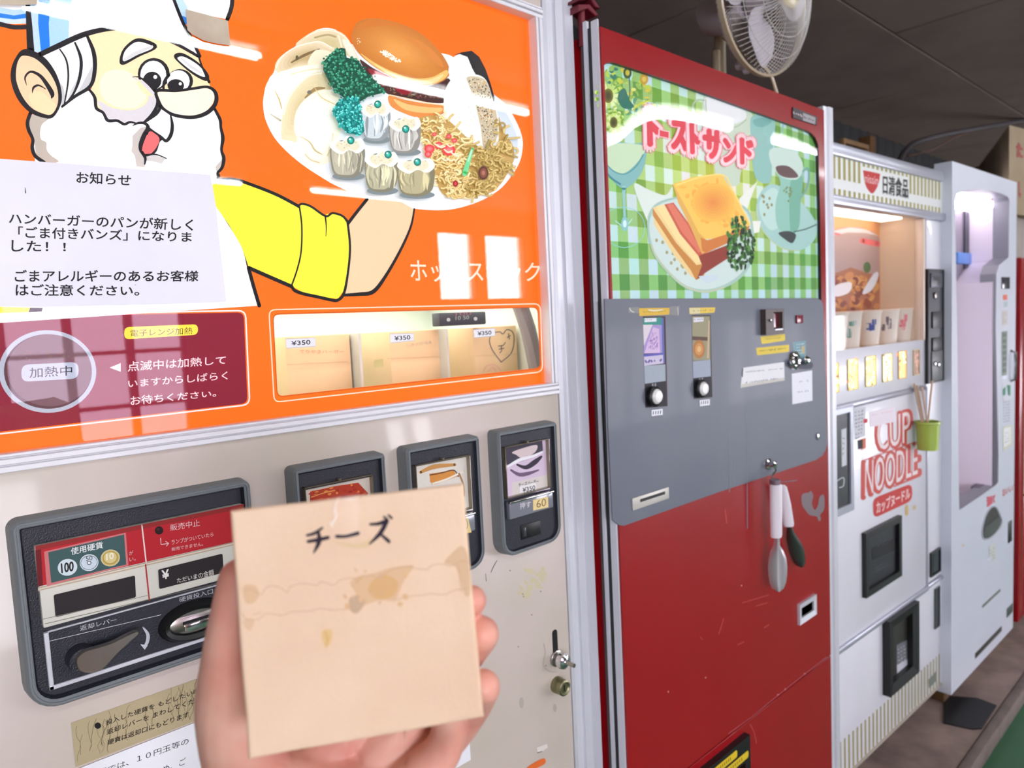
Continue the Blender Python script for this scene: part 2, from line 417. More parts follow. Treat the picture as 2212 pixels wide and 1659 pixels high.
A.fill((252, 253, 255), ZA('250,-60 275,440 340,452 500,370 700,285 900,240 1100,235 1300,275 1500,370 1650,440 1705,480 1640,340 1560,190 1480,0 1450,-60'))
A.fill((172, 212, 244), ZA('245,-60 280,440 345,452 440,405 585,335 590,200 600,100 622,-60'))
A.fill((190, 215, 246), ZA('262,60 290,440 340,445 335,330 325,200 325,60'))
A.fill((16, 122, 220), ZA('328,-60 326,200 336,300 350,440 425,398 416,200 428,80 425,-60'))
A.stroke((200, 225, 248), ZA('418,30 410,80'), 1.5)
A.stroke(K, ZA('236,20 248,200 262,440'), [9, 13, 16])
A.stroke(K, ZA('1470,-40 1560,190 1640,340 1705,480'), 7)
# beard mass
A.fill((252, 252, 252), ZA('270,980 520,900 780,760 1340,900 1830,930 1885,1080 1900,1180 1890,1280 1905,1370 1875,1470 1830,1590 1700,1620 300,1400 290,1250 245,1080'))
A.fill((188, 178, 164), ZA('290,975 415,1005 360,1060 342,1130 352,1190 395,1215 400,1280 440,1330 500,1380 380,1390 315,1350 290,1190 245,1110 245,1030'), True)
A.fill((200, 192, 184), ZA('1200,1090 1250,1080 1200,1200 1190,1290 1240,1350 1235,1430 1165,1420 1150,1330 1120,1290 1130,1240 1130,1160'))
A.fill((205, 200, 196), ZA('1245,1335 1330,1328 1410,1352 1380,1398 1300,1375 1250,1372'))
A.fill((200, 192, 184), ZA('1895,1360 1900,1420 1860,1470 1840,1590 1815,1560 1850,1480 1838,1420'))
A.stroke(K, ZA('262,960 235,1040 245,1110 280,1190 275,1260 300,1330 375,1385'), [8, 8, 8, 7, 8, 8, 8])
# skin
A.fill((252, 226, 178), ZA('690,305 760,285 1000,235 1250,262 1500,368 1700,476 1715,560 1780,690 1800,760 1340,800 1345,900 1300,1000 1220,1050 1060,1050 920,1030 880,970 825,930 820,850 780,760 810,600 800,450'))
A.fill((255, 238, 206), ZA('900,620 1060,600 1200,700 1250,820 1180,910 1040,925 900,860 850,740'), True)
A.fill((216, 211, 214), ZA('832,868 885,965 925,1025 1050,1045 1200,1045 1320,950 1336,830 1290,745 1200,685 1130,660 1225,740 1268,820 1232,895 1120,940 960,920 870,872'), True)
A.stroke(K, ZA('760,762 808,830 822,922 880,962 920,1028 1000,1030 1060,1060 1110,1042 1170,1055'), [5, 7, 7, 6, 7, 6, 6, 5, 3])
A.stroke(K, ZA('1190,660 1290,730 1338,800 1345,890 1300,980 1220,1050'), [3, 7, 8, 8, 9, 4])
# sideburns
A.fill((252, 252, 252), ZA('350,490 500,398 735,288 800,450 812,600 785,740 640,830 530,912 495,905 520,760 465,600'))
A.fill((196, 196, 196), ZA('440,590 500,690 540,740 560,840 545,900 525,905 520,760 470,640'))
A.fill((200, 200, 200), ZA('575,870 600,780 650,690 665,640 670,700 640,800'))
A.fill((200, 200, 200), ZA('650,810 700,720 760,610 785,560 790,650 765,735'))
A.stroke(K, ZA('510,420 568,520 582,680 548,895'), [3, 4, 4, 3]); A.stroke(K, ZA('640,365 690,500 682,650 632,790 560,890'), [4, 7, 7, 5, 4])
A.stroke(K, ZA('745,310 800,450 808,600 770,735 640,822 530,910'), [6, 9, 9, 8, 7, 5])
# ear
A.fill(K, ZA('190,425 260,425 380,490 470,610 520,750 522,880 455,1000 370,1005 250,955 150,845 95,700 97,580 140,480'), True)
A.fill((250, 206, 164), ZA('200,475 300,500 400,590 468,700 495,800 488,900 440,975 370,970 270,920 190,820 140,690 140,580 160,510'), True)
A.fill((250, 216, 168), ZA('250,800 350,780 440,860 480,900 440,972 370,968 280,915'), True)
A.stroke(K, ZA('228,728 214,660 262,612 340,645 400,720 445,800 440,835'), [1, 4, 5, 7, 9, 10, 3]); A.stroke(K, ZA('276,795 286,748 330,728 390,760'), [1, 5, 4, 1.5])
A.stroke(K, ZA('335,468 480,400 700,300 900,250 1100,240 1300,283 1500,372 1690,480'), [11, 12, 12, 10, 8, 8, 7, 6])
# brows
for s_ in ('1030,520 1060,425 1150,345 1235,345 1330,400 1180,475 1060,540', '1495,475 1560,465 1690,545 1770,640 1755,680 1650,625 1530,525'):
    A.fill(K, [(p[0], p[1]) for p in cr(ZA(s_), True)]); q = ZA(s_); cx_ = sum(p[0] for p in q) / 7; cy_ = sum(p[1] for p in q) / 7
    A.stroke(K, q, 5.5, closed=True); A.fill((253, 253, 253), [(cx_ + (p[0] - cx_) * 0.86, cy_ + (p[1] - cy_) * 0.8) for p in q], True)
A.fill((214, 214, 214), ZA('1045,505 1150,440 1300,385 1310,400 1180,465 1060,525')); A.fill((214, 214, 214), ZA('1540,480 1640,560 1730,620 1715,632 1620,580 1545,510'))
# eyes
A.ell(K, ZA('1312,632')[0], 34.5, 35); A.ell((254, 254, 254), ZA('1308,640')[0], 28, 31); A.ell(K, ZA('1298,690')[0], 20, 20); A.ell((254, 254, 254), ZA('1325,657')[0], 4.2, 4.2)
A.ell(K, ZA('1535,692')[0], 28.5, 26); A.ell((254, 254, 254), ZA('1522,692')[0], 24.5, 23.5); A.ell(K, ZA('1500,730')[0], 18, 14); A.ell((254, 254, 254), ZA('1538,715')[0], 3.4, 3.4)
A.stroke(K, ZA('1440,640 1400,700 1395,760'), [7, 6, 5])
A.fill((252, 226, 178), ZA('1170,672 1230,690 1300,750 1330,790 1322,830 1230,800 1170,720'))
A.fill((216, 211, 214), ZA('1170,668 1235,700 1300,755 1330,800 1326,850 1290,800 1230,735'))
A.stroke(K, ZA('1130,656 1190,660 1270,715 1325,775'), [1, 3, 7, 8])
# nose, mouth, moustache
A.fill((255, 240, 212), ZA('1338,775 1500,780 1650,765 1770,752 1825,800 1818,880 1750,950 1650,988 1500,965 1400,920 1358,850'), True)
A.stroke(K, ZA('1340,775 1500,775 1640,757 1770,742 1838,790 1840,880 1770,960 1650,1000 1500,985 1400,935 1352,860'), [7, 6, 6, 6, 8, 9, 9, 8, 7, 7, 7], closed=True)
A.stroke(K, ZA('1695,480 1725,570 1785,700'), [4, 4, 6])
A.fill(K, ZA('1245,1045 1290,1105 1400,1175 1365,1210 1330,1300 1250,1335 1195,1300 1182,1235 1210,1150 1245,1090'), True)
A.fill((248, 108, 108), ZA('1280,1120 1356,1172 1345,1240 1285,1312 1225,1312 1212,1275 1235,1195'), True)
A.fill((252, 252, 252), ZA('1352,915 1440,975 1462,1060 1462,1130 1435,1188 1405,1195 1370,1160 1310,1128 1270,1088 1250,1050 1312,1000'))
A.stroke(K, ZA('1372,905 1335,970 1230,1045'), [7, 7, 5]); A.stroke(K, ZA('1455,978 1470,1070 1458,1150 1418,1202 1372,1165 1310,1122 1262,1085'), [3, 7, 8, 7, 5, 4, 4])
A.stroke(K, ZA('1240,1325 1330,1318 1420,1352'), [6, 3, 2]); A.stroke(K, ZA('1212,1300 1240,1350 1235,1400'), [7, 6, 3])
A.stroke(K, ZA('1135,1070 1180,1050 1235,1052 1265,1085 1250,1140'), [2, 5, 6, 7, 7])
A.stroke(K, ZA('1832,930 1878,1020 1885,1090 1902,1180 1890,1280 1910,1350 1895,1430 1858,1475 1865,1510 1828,1592'), [6, 7, 6, 8, 6, 8, 7, 6, 7, 6])
# apron, sleeve and forearm
A.fill((252, 252, 253), ZD('-300,180 60,160 150,290 230,430 265,545 295,655 328,775 -1250,880 -1250,300'))
A.fill((245, 228, 60), ZE('-400,70 235,88 222,122 0,130 -400,150')); A.fill(K, ZE('232,88 330,90 322,118 220,124'))
A.stroke(K, ZD('268,550 298,660 332,775'), 8); A.stroke(K, ZD('66,165 150,290 230,425 262,545'), 2.6)
YEL = (255, 250, 58)
A.fill(YEL, ZD('40,60 90,30 180,30 300,65 440,120 560,180 580,170 640,180 720,235 760,222 830,240 860,270 872,400 865,560 840,680 800,735 700,720 600,700 530,660 400,610 270,548 230,430 150,290 60,165 40,120'))
A.stroke(K, ZD('70,26 180,20 300,58 440,114 565,180'), 7); A.stroke(K, ZD('565,185 585,167 640,182 728,240 770,222 830,240 862,278'), [5, 5, 5, 5, 5, 5, 6])
A.stroke(K, ZD('572,185 586,300 582,450 558,560 525,655'), 3.6); A.stroke(K, ZD('726,238 732,300 730,360'), [4, 2.6, 1.5])
A.stroke(K, ZD('268,548 400,606 525,660'), 8)
A.fill((253, 205, 162), ZD('866,280 975,140 1120,120 1258,200 1235,300 1180,430 1095,580 1012,690 930,702 845,704 866,560 874,420'))
A.stroke(K, ZD('862,285 905,228 975,140'), 7); A.stroke(K, ZD('1258,198 1238,300 1182,430 1095,585 1015,690 930,706 835,712'), [4, 5, 6, 7, 9, 8, 6])
A.stroke(K, ZD('860,280 874,420 864,560 838,700 800,742 760,740 680,722 600,705 545,685 528,662'), [5, 5, 5, 6, 7, 7, 7, 7, 7, 6])
A.build('printed_cook', sign)

# dish of food printed on the sign
A = newart(); S3 = 1 / 3.3515
pl = ZC('95,700 105,600 140,500 170,460 210,360 340,260 480,150 620,148 760,260 1440,330 1770,620 1860,700 1940,840 1972,940 1972,1020 1950,1110 1890,1210 1800,1310 1650,1395 1450,1450 1250,1450 1050,1420 800,1355 560,1240 360,1110 200,960 120,820')
A.fill((238, 245, 250), pl, True)
A.fill((205, 218, 228), ZC('1770,660 1850,740 1920,880 1940,980 1900,1120 1800,1180 1820,900'), True)
A.fill((250, 253, 254), ZC('200,930 400,1100 800,1290 1200,1400 1500,1400 1700,1320 1200,1420 760,1330 480,1190'), True)
sp = lambda c, pts, r, j=20: [A.ell(tuple(max(0, min(255, x + random.uniform(-j, j))) for x in c), p, random.uniform(r * .5, r), random.uniform(r * .4, r * .9), random.uniform(0, 180), 7) for p in pts]
def dumpl(pts, c1, c2, n=6):
    q = ZC(pts); cx_ = sum(p[0] for p in q) / len(q); cy_ = sum(p[1] for p in q) / len(q)
    for i in range(n):
        f = 1 - i / n * 0.85; A.fill(lerp(c1, c2, i / (n - 1)), [(cx_ + (p[0] - cx_) * f, cy_ + (p[1] - cy_) * f) for p in q], True, n=3)
dumpl('330,262 400,195 490,150 600,148 690,190 760,300 800,400 700,330 600,300 470,270', (228, 214, 178), (206, 192, 140))
A.stroke((240, 232, 208), ZC('640,190 660,260 665,300'), 3); A.stroke((246, 238, 214), ZC('400,205 490,160 600,156 685,198 730,260'), 1.6)
A.stroke((178, 160, 112), ZC('470,205 560,185 620,200'), 4); A.fill((236, 228, 208), ZC('670,220 720,240 780,360 760,380 700,300'), True)
dumpl('180,430 205,360 300,285 400,248 500,232 580,270 640,300 560,400 420,410 300,430 220,470', (232, 216, 180), (196, 172, 122))
A.stroke((248, 240, 222), ZC('190,420 230,345 320,280 420,246 510,236 590,278'), 2.2); A.stroke((128, 104, 66), ZC('300,385 400,330 500,290'), [3, 6, 3]); A.ell((88, 90, 66), ZC('340,350')[0], 3, 5)
A.fill((244, 236, 206), ZC('470,300 560,300 600,330 540,390 420,400'), True)
dumpl('100,640 120,540 180,470 300,430 420,405 530,405 560,470 440,500 340,560 270,650 240,760 225,860 150,800 110,740', (252, 248, 226), (254, 250, 238))
A.stroke((206, 184, 120), ZC('180,590 210,650 230,720'), [1, 3, 2]); A.stroke((230, 220, 170), ZC('300,470 420,440 520,430'), 2); A.stroke((196, 190, 170), ZC('150,760 220,805'), [2, 5])
dumpl('228,930 235,780 265,660 330,560 420,480 520,455 575,500 590,580 500,590 420,640 350,740 335,860 340,960 280,950', (236, 222, 180), (214, 198, 148))
A.stroke((158, 132, 86), ZC('400,640 470,580 540,570'), [3, 8, 3]); A.ell((116, 110, 100), ZC('430,600')[0], 5, 4, -20); A.stroke((250, 246, 226), ZC('245,760 275,660 340,560 425,485 520,462'), 2.6)
dumpl('318,860 335,740 400,650 500,590 590,590 665,660 690,790 640,930 590,1030 580,1100 500,1132 430,1100 380,1010 345,940', (250, 246, 222), (255, 253, 244), 5)
A.stroke((222, 206, 150), ZC('470,570 520,640 620,690'), [1, 3, 2]); A.stroke((204, 190, 140), ZC('360,920 430,960 470,1020 520,1050'), [1, 3, 4, 2]); A.stroke((214, 200, 156), ZC('400,1050 440,1090 500,1110'), 3); A.stroke((226, 216, 176), ZC('600,900 590,990 560,1060'), 3)
# burger
A.fill((64, 30, 26), ZC('795,365 900,430 1100,520 1290,555 1440,500 1440,620 1395,680 1200,660 1010,620 880,510'), True)
sp((112, 66, 56), scatter(ZC('850,430 1000,500 1250,570 1420,540 1400,640 1200,640 1020,600 900,520'), 150), 3.2, 26)
sp((186, 160, 150), scatter(ZC('880,450 1000,540 1250,590 1400,590 1380,640 1200,630 1020,590'), 60), 1.6, 20)
A.fill((142, 16, 34), ZC('860,430 960,460 1080,520 1200,550 1230,575 1180,590 1130,620 1060,590 1040,550 960,500 880,470'), True)
A.stroke((196, 40, 56), ZC('900,450 1000,500 1100,540'), [2, 4, 2])
A.fill((222, 140, 66), ZC('1005,625 1100,650 1260,680 1405,700 1390,760 1250,790 1120,755 1020,700'), True); A.fill((246, 190, 118), ZC('1040,650 1150,690 1300,710 1390,715 1370,745 1240,750 1110,720'), True)
A.stroke((250, 224, 186), ZC('1010,620 1150,650 1300,680 1400,692'), 2.5)
bun = ZC('733,185 760,110 810,75 880,64 980,75 1120,115 1260,190 1370,300 1430,390 1447,460 1420,505 1350,540 1250,550 1120,530 980,465 860,385 780,310 738,240')
bx_ = sum(p[0] for p in bun) / len(bun); by_ = sum(p[1] for p in bun) / len(bun)
for i in range(16):
    f = 1 - i * 0.055; sh = i * 0.5
    A.fill(lerp((196, 118, 44), (226, 154, 70), i / 15), [(bx_ + (p[0] - bx_) * f + sh * 0.2, by_ + (p[1] - by_) * f - sh * 0.15) for p in bun], True, n=3)
A.fill((240, 190, 104), ZC('800,318 900,385 1040,455 1180,500 1320,490 1420,440 1430,480 1360,530 1250,545 1120,525 980,460 870,388'), True)
A.fill((250, 214, 148), ZC('900,395 1040,465 1180,512 1300,508 1400,470 1350,525 1250,540 1120,518 1000,465'), True)
A.fill((204, 120, 44), ZC('770,140 850,85 980,90 1120,130 1000,120 860,130'), True); A.fill((212, 132, 54), ZC('1100,190 1250,240 1370,350 1400,420 1330,380 1220,280'), True)
sp((252, 246, 228), scatter(ZC('940,295 980,300 1100,375 1080,390 1000,355 945,320'), 60), 2.6, 6); sp((250, 232, 196), scatter(ZC('770,210 800,205 800,240 780,250'), 14), 1.2, 10)
# rice balls
A.fill((228, 232, 226), ZC('1445,400 1470,350 1520,325 1580,335 1625,430 1640,500 1500,510 1440,470'), True); sp((246, 248, 244), scatter(ZC('1460,370 1520,335 1580,350 1620,470 1480,480'), 50), 2.4, 8)
A.fill((28, 27, 31), ZC('1475,330 1530,312 1605,300 1660,345 1705,430 1740,530 1772,640 1768,700 1700,570 1645,490 1610,430 1575,345 1520,325'))
A.fill((232, 238, 230), ZC('1402,690 1412,600 1440,530 1500,485 1620,470 1710,515 1765,680 1795,800 1790,940 1720,1010 1640,985 1520,890 1420,790'), True)
sp((250, 252, 248), scatter(ZC('1415,650 1450,540 1600,500 1660,760 1680,960 1520,870 1425,770'), 120), 3, 6); sp((214, 224, 206), scatter(ZC('1430,650 1500,560 1600,600 1660,900 1520,820'), 26), 2.4, 8)
A.fill((204, 190, 158), ZC('1575,490 1700,510 1760,660 1792,800 1785,940 1730,1000 1690,1000 1670,860 1630,680 1590,560'), True)
sp((52, 42, 34), scatter(ZC('1570,490 1700,515 1770,700 1790,850 1750,980 1700,980 1660,760 1600,580'), 170), 1.7, 16); sp((236, 226, 196), scatter(ZC('1570,490 1700,515 1770,700 1790,850 1750,980 1700,980 1660,760'), 90), 1.7, 12); sp((206, 150, 70), scatter(ZC('1600,520 1700,520 1780,860 1700,980'), 30), 1.8, 14)
# noodles
nd = ZC('1215,800 1320,768 1430,800 1530,890 1640,985 1730,1010 1800,960 1800,780 1835,880 1900,980 1912,1080 1880,1160 1820,1260 1740,1330 1600,1352 1480,1362 1390,1330 1335,1200 1335,1090 1270,1010 1240,900')
A.fill((196, 160, 90), nd, True)
for i, p in enumerate(scatter(nd, 420)):
    a0 = random.uniform(0, 6.28); L = random.uniform(14, 30); k = random.uniform(-.12, .12); q = [p]; 
    for j in range(4): a0 += k * L / 4 * 1.6; q.append((q[-1][0] + math.cos(a0) * L / 4, q[-1][1] + math.sin(a0) * L / 4 * 0.8))
    base = lerp((226, 190, 112), (255, 236, 178), random.random()) if p[0] < 1010 else lerp((170, 142, 70), (232, 204, 130), random.random())
    A.stroke(mlt(base, .72), q, 4.6, n=3, cap=False); A.stroke(base, q, 3.2, n=3, cap=False)
for s_, r_ in (('1300,1010', 11), ('1368,985', 9), ('1440,1020', 14), ('1335,905', 5), ('1440,920', 6), ('1480,950', 6), ('1290,1050', 8)):
    A.blob([(220, 60, 66), (240, 96, 98), (250, 130, 126)], ZC(s_)[0], r_, r_ * 0.85)
for i in range(8):
    p = ZC('%d,%d' % (random.randint(1290, 1470), random.randint(960, 1080)))[0]; A.stroke((252, 226, 190), [p, (p[0] + 8, p[1] + 6), (p[0] + 17, p[1] + 3)], 3)
A.stroke((110, 206, 142), ZC('1612,1008 1585,1090 1555,1190'), [5, 9, 11]); A.stroke((190, 240, 200), ZC('1606,1020 1580,1100'), 3)
A.blob([(92, 50, 38), (130, 74, 56), (168, 110, 86)], ZC('1690,1185')[0], 11, 15); A.blob([(150, 30, 30), (196, 60, 54)], ZC('1488,1262')[0], 6, 7)
# steamed dumplings
def shumai(cx_, cy_, w, h, pea, tone, lean=0):
    c0 = ZC('%f,%f' % (cx_, cy_))[0]; w *= S3; h *= S3; X = lambda u, v: (c0[0] + u * w + v * lean, c0[1] + v * h)
    A.ell((120, 132, 134), X(0.08, 0.96), w * 0.95, h * 0.2)
    A.fill(mlt(tone, .72), [X(-.98, -.4), X(-.95, .3), X(-.75, .85), X(-.2, 1.02), X(.4, 1.0), X(.85, .75), X(1.0, .2), X(.98, -.4), X(.5, -.75), X(-.5, -.75)], True)
    A.fill(tone, [X(-.9, -.4), X(-.86, .3), X(-.65, .8), X(-.1, .9), X(.35, .84), X(.6, .5), X(.7, 0), X(.8, -.4), X(.4, -.7), X(-.5, -.7)], True)
    for k in range(15):
        u = random.uniform(-.85, .85); cc = mlt(tone, random.choice((.7, .84, .9, 1.12, 1.22, 1.3, 1.06)))
        A.stroke(cc, [X(u * .9 + random.uniform(-.1, .1), random.uniform(-.5, -.1)), X(u * 1.02, .15), X(u * .8 + random.uniform(-.15, .15), random.uniform(.4, .85))], [1, random.uniform(2, 8), 1.4], n=4)
    top = [X(-1.0, -.45), X(-.75, -.8), X(-.3, -.72), X(0, -1.0), X(.35, -.8), X(.8, -.85), X(1.02, -.45), X(.6, -.15), X(.1, -.3), X(-.4, -.1)]
    A.fill((240, 240, 228), top, True); A.fill((222, 216, 186), [(c0[0] + (p[0] - c0[0]) * .7, c0[1] - h * .15 + (p[1] - c0[1]) * .72) for p in top], True)
    sp((206, 196, 160), [(X(random.uniform(-.6, .6), random.uniform(-.75, -.3))) for _ in range(16)], 2.2, 18)
    pp = ZC(pea)[0]; A.blob([(20, 110, 98), (38, 158, 140), (70, 196, 176)], pp, 8, 8.5); A.ell((215, 250, 240), (pp[0] - 2, pp[1] - 3), 2.2, 1.8)
shumai(910, 800, 105, 150, '925,688', (196, 206, 208)); shumai(1120, 900, 115, 140, '1128,868', (188, 186, 176))
shumai(705, 1065, 125, 150, '730,950', (180, 176, 152)); shumai(950, 1165, 120, 155, '1000,1052', (176, 172, 142)); shumai(1200, 1205, 135, 145, '1212,1106', (176, 168, 130))
# parsley
up = ZC('660,278 690,285 700,350 790,372 820,430 880,490 990,600 860,630 800,668 740,640 680,640 620,600 570,520 530,440 535,375 600,305')
lo = ZC('680,640 790,640 800,720 830,880 800,915 700,895 640,830 598,740 625,680')
A.fill((16, 74, 56), up); A.fill((14, 116, 110), lo)
for p in scatter(up, 330):
    p = (p[0] + random.uniform(-6, 6), p[1] + random.uniform(-5, 5))
    k = random.random(); A.ell(lerp((14, 84, 62), (60, 160, 120), k), p, random.uniform(1.6, 4), random.uniform(1.4, 3.2), random.uniform(0, 180), 7)
    if k > .5: A.ell((128, 206, 176), (p[0] - .6, p[1] - .7), 1, .8, 0, 6)
for p in scatter(lo, 230):
    p = (p[0] + random.uniform(-5, 5), p[1] + random.uniform(-5, 5))
    k = random.random(); A.ell(lerp((18, 130, 124), (80, 214, 204), k), p, random.uniform(1.6, 4), random.uniform(1.4, 3.2), random.uniform(0, 180), 7)
    if k > .5: A.ell((176, 246, 238), (p[0] - .6, p[1] - .7), 1.1, .9, 0, 6)
A.build('printed_dish', sign)

# maroon heating notice, display outline, hot snack lettering
A = newart()
A.stroke((250, 226, 224), pxrr(ZE('-420,150 1892,110 1925,835 -420,1110'), 16), 3.2, sm=False, closed=True)
A.fill((134, 22, 46), pxrr(ZE('-420,168 1878,124 1908,825 -420,1092'), 14))
A.stroke((252, 214, 190), pxrr(ZF_('68,95 1975,52 1992,530 105,745'), 14), 2.6, sm=False, closed=True)
A.stroke((200, 84, 10), pxrr(ZF_('96,124 1958,76 1978,508 126,708'), 13), 2.2, sm=False, closed=True)
A.text((255, 222, 200), 'ホットスナック', ZD('1230,500 2010,520 2005,632 1240,632'), 0.006)
T = (250, 214, 216)
A.text(T, '点滅中は加熱して', ZE('985,505 1740,458 1740,522 985,580'), 0.012); A.text(T, 'いますからしばらく', ZE('988,645 1755,578 1755,640 990,704'), 0.012); A.text(T, 'お待ちください。', ZE('1005,770 1668,722 1666,772 1008,842'), 0.012)
A.fill((238, 220, 220), ZE('845,550 930,515 930,582'))
A.fill((250, 222, 70), pxrr(ZE('958,238 1526,215 1526,296 958,332'), 11)); A.text((70, 58, 40), '電子レンジ加熱', ZE('1005,258 1485,238 1482,292 1005,312'), 0.0)
cx1, cz1 = m1.h(ZE('381,580')[0], A.y)
def lc(r, n=48): return [(cx1 + r * math.cos(2 * math.pi * k / n), A.y, cz1 + r * math.sin(2 * math.pi * k / n)) for k in range(n)]
A.nx(); A.add(lc(0.0388), [list(range(48))], PRINTLIT, rgb(176, 182, 194)); A.nx(); A.add(lc(0.0350), [list(range(48))], PRINTLIT, rgb(92, 58, 66)); A.nx(); A.add([(x + .0012, y, z + .001) for x, y, z in lc(0.0338)], [list(range(48))], PRINTLIT, rgb(118, 84, 92))
sp = lambda c, pts, r, j=20: [A.ell(tuple(max(0, min(255, x + random.uniform(-j, j))) for x in c), p, random.uniform(r * .5, r), random.uniform(r * .4, r * .9), random.uniform(0, 180), 7) for p in pts]
sp((124, 84, 90), scatter(ZE('150,430 560,380 600,500 160,520'), 60), 3.5, 14)
A.fill((182, 188, 204), pxrr(ZE('165,528 606,506 606,634 165,660'), 16)); A.text((16, 16, 22), '加熱中', ZE('226,552 556,532 556,610 228,630'), 0.005)
A.build('printed_lettering', sign)
# acrylic cover
b = MB(); b.add([(XL, 0.006, zo_b - .003), (xo_r + .003, 0.006, zo_b - .003), (xo_r + .003, 0.006, zo_t + .003), (XL, 0.006, zo_t + .003)], [(0, 1, 2, 3)], PANE); b.build('acrylic_cover', M1)
# sign frame
def rail(mb, p0, p1, wd, y0, dirn):
    """three-stepped aluminium rail between local points p0,p1 (x,z)"""
    (xa, za), (xb, zb) = p0, p1
    for (o0, o1, yy) in ((0, .32, y0), (.32, .42, y0 + .003), (.42, .74, y0 - .001), (.74, .82, y0 + .003), (.82, 1, y0 + .001)):
        if dirn == 'h': mb.box(xa, xb, yy, 0.02, za + wd * o0, za + wd * o1, ALUW, 0.0008, 1)
        else: mb.box(xa + wd * o0, xa + wd * o1, yy, 0.02, za, zb, ALUW, 0.0008, 1)
fw = zo_b - rl_z0
b = MB(); rail(b, (XL, rl_z0), (rl_x1, 0), fw, -0.006, 'h'); b.build('frame_rail', M1)
b = MB(); rail(b, (XL, zo_t), (rl_x1, 0), fw, -0.006, 'h'); b.build('frame_rail', M1)
b = MB(); rail(b, (xo_r, zo_b), (xo_r, zo_t), rl_x1 - xo_r, -0.006, 'v'); b.build('frame_rail', M1)
# outer post
b = MB(); w = XR - px0
pr = [(px0, 0.03), (px0, 0.0), (px0 + w * .06, -.004), (px0 + w * .2, -.004), (px0 + w * .24, 0.0), (px0 + w * .30, 0.0), (px0 + w * .34, -.005), (px0 + w * .52, -.005), (px0 + w * .56, -.001), (px0 + w * .64, -.001), (px0 + w * .67, -.004), (XR - .004, -.004), (XR, 0), (XR, 0.03)]
extz(b, pr, 0.1, 1.96, ALU); b.build('corner_post', M1)
boxparts('foot', M1, [(fx - .04, fx + .04, fy - .03, fy + .05, 0.05, 0.1) for fx, fy in ((0.05, 0.08), (0.8, 0.08), (0.05, 0.65), (0.8, 0.65))], BLACK, .003)

# price tags behind the glass
for i, (q, tq) in enumerate((('185,300 395,292 398,352 192,365', '225,315 358,305 360,338 228,345'), ('918,265 1085,260 1088,312 922,328', '950,280 1060,272 1062,302 952,312'), ('1505,235 1655,225 1658,278 1510,292', '1535,248 1630,240 1632,268 1536,276'))):
    a = Art(m1, 0.0125, PAPER); a.fill((250, 250, 254), ZF_(q)); a.stroke((170, 176, 196), ZF_(q), .8, sm=False, closed=True); a.text((40, 46, 60), '¥350', ZF_(tq), 0.02); a.build('price_tag', M1)

# three tan boxes on the shelf
def cube_at(x0, z0, s, dep, y):
    mb = MB(); mb.box(x0, x0 + s, y, y + dep, z0, z0 + s, WOODC, 0.0015); return mb
bxs = [(617, 690), (843, 717), (1024, 705)]
labs = ['tan cardboard burger box with faint red writing, left end of the lit shelf', 'tan cardboard burger box with faint grey writing, between the other two on the lit shelf', 'tan cardboard burger box with a hand-drawn heart, right end of the lit shelf']
for i, (u, v) in enumerate(bxs):
    x = m1.h((u, 760), YB)[0]; r = empty('burger_box', (x, D1 + YB, zfl + .003), labs[i], 'box', 'boxes on the lit display shelf')
    mb = MB(); mb.box(0, .098, 0, .092, 0, ztop - zfl - .003, WOODC, .0015); mb.build('carton', r)
    a = Art(m1, YB - .0006, PAPER)
    if i == 0: a.text((206, 130, 120), 'てりやきバーガー', ZF_('285,375 595,378 595,400 285,402'), .0)
    if i == 1: a.text((176, 164, 150), 'ひきさがらA', ZF_('1030,335 1210,305 1212,335 1032,358'), .0); a.fill((176, 168, 120), ZF_('805,450 870,440 875,495 808,502'))
    if i == 2:
        a.stroke((96, 96, 104), ZF_('1700,462 1640,380 1618,310 1640,262 1690,250 1712,265 1740,235 1780,250 1792,310 1770,400 1700,462'), 1.8)
        for s_ in ('1680,350 1715,345', '1685,372 1720,365', '1700,345 1703,385 1690,398', '1712,348 1730,325', '1742,290 1765,275', '1752,262 1758,300'): a.stroke((90, 90, 100), ZF_(s_), 1.6, sm=False)
        a.stroke((214, 150, 150), ZF_('1575,530 1600,490 1650,480 1690,510 1700,530'), 1.2); a.stroke((214, 150, 150), ZF_('1610,530 1640,500 1665,530'), 1.2)
    a.stroke((196, 170, 136), ZF_(('190,480 400,470 620,460', '900,440 1100,430 1280,425', '1520,420 1650,415 1820,405')[i]), 1)
    o = a.build('written_mark', r); o.location = (-x, -YB, -(zfl + .003))

# paper notice taped on the sign
NB = empty('paper_notice', (0, D1, 0), 'white paper notice in black Japanese type taped over the cook\'s beard on the orange sign', 'notice')
yn = 0.0028
a = Art(m1, yn + .0006, PAPER); a.fill((240, 240, 246), ZB('-300,62 0,82 600,125 1180,172 1620,205 1640,300 1662,430 1700,800 1745,1185 1300,1200 700,1212 350,1222 0,1218 -300,1200')); a.y = yn
q = ZB('-300,62 0,82 600,125 1180,172 1620,205 1640,300 1662,430 1700,800 1745,1185 1300,1200 700,1212 350,1222 0,1218 -300,1200')
pf = [m1.h(p, yn) for p in q]
b = MB(); b.loft([[(x, yn + .0007, z) for x, z in pf], [(x, yn, z) for x, z in pf]], mat('notice_paper', (244, 243, 248), 0.45, 0, 0.4, c2=(234, 234, 244), vscale=5, bump=0.1, bscale=18), cap0=True, cap1=True); b.build('sheet', NB)
a = Art(m1, yn - .0001, PAPER); T = (38, 36, 38)
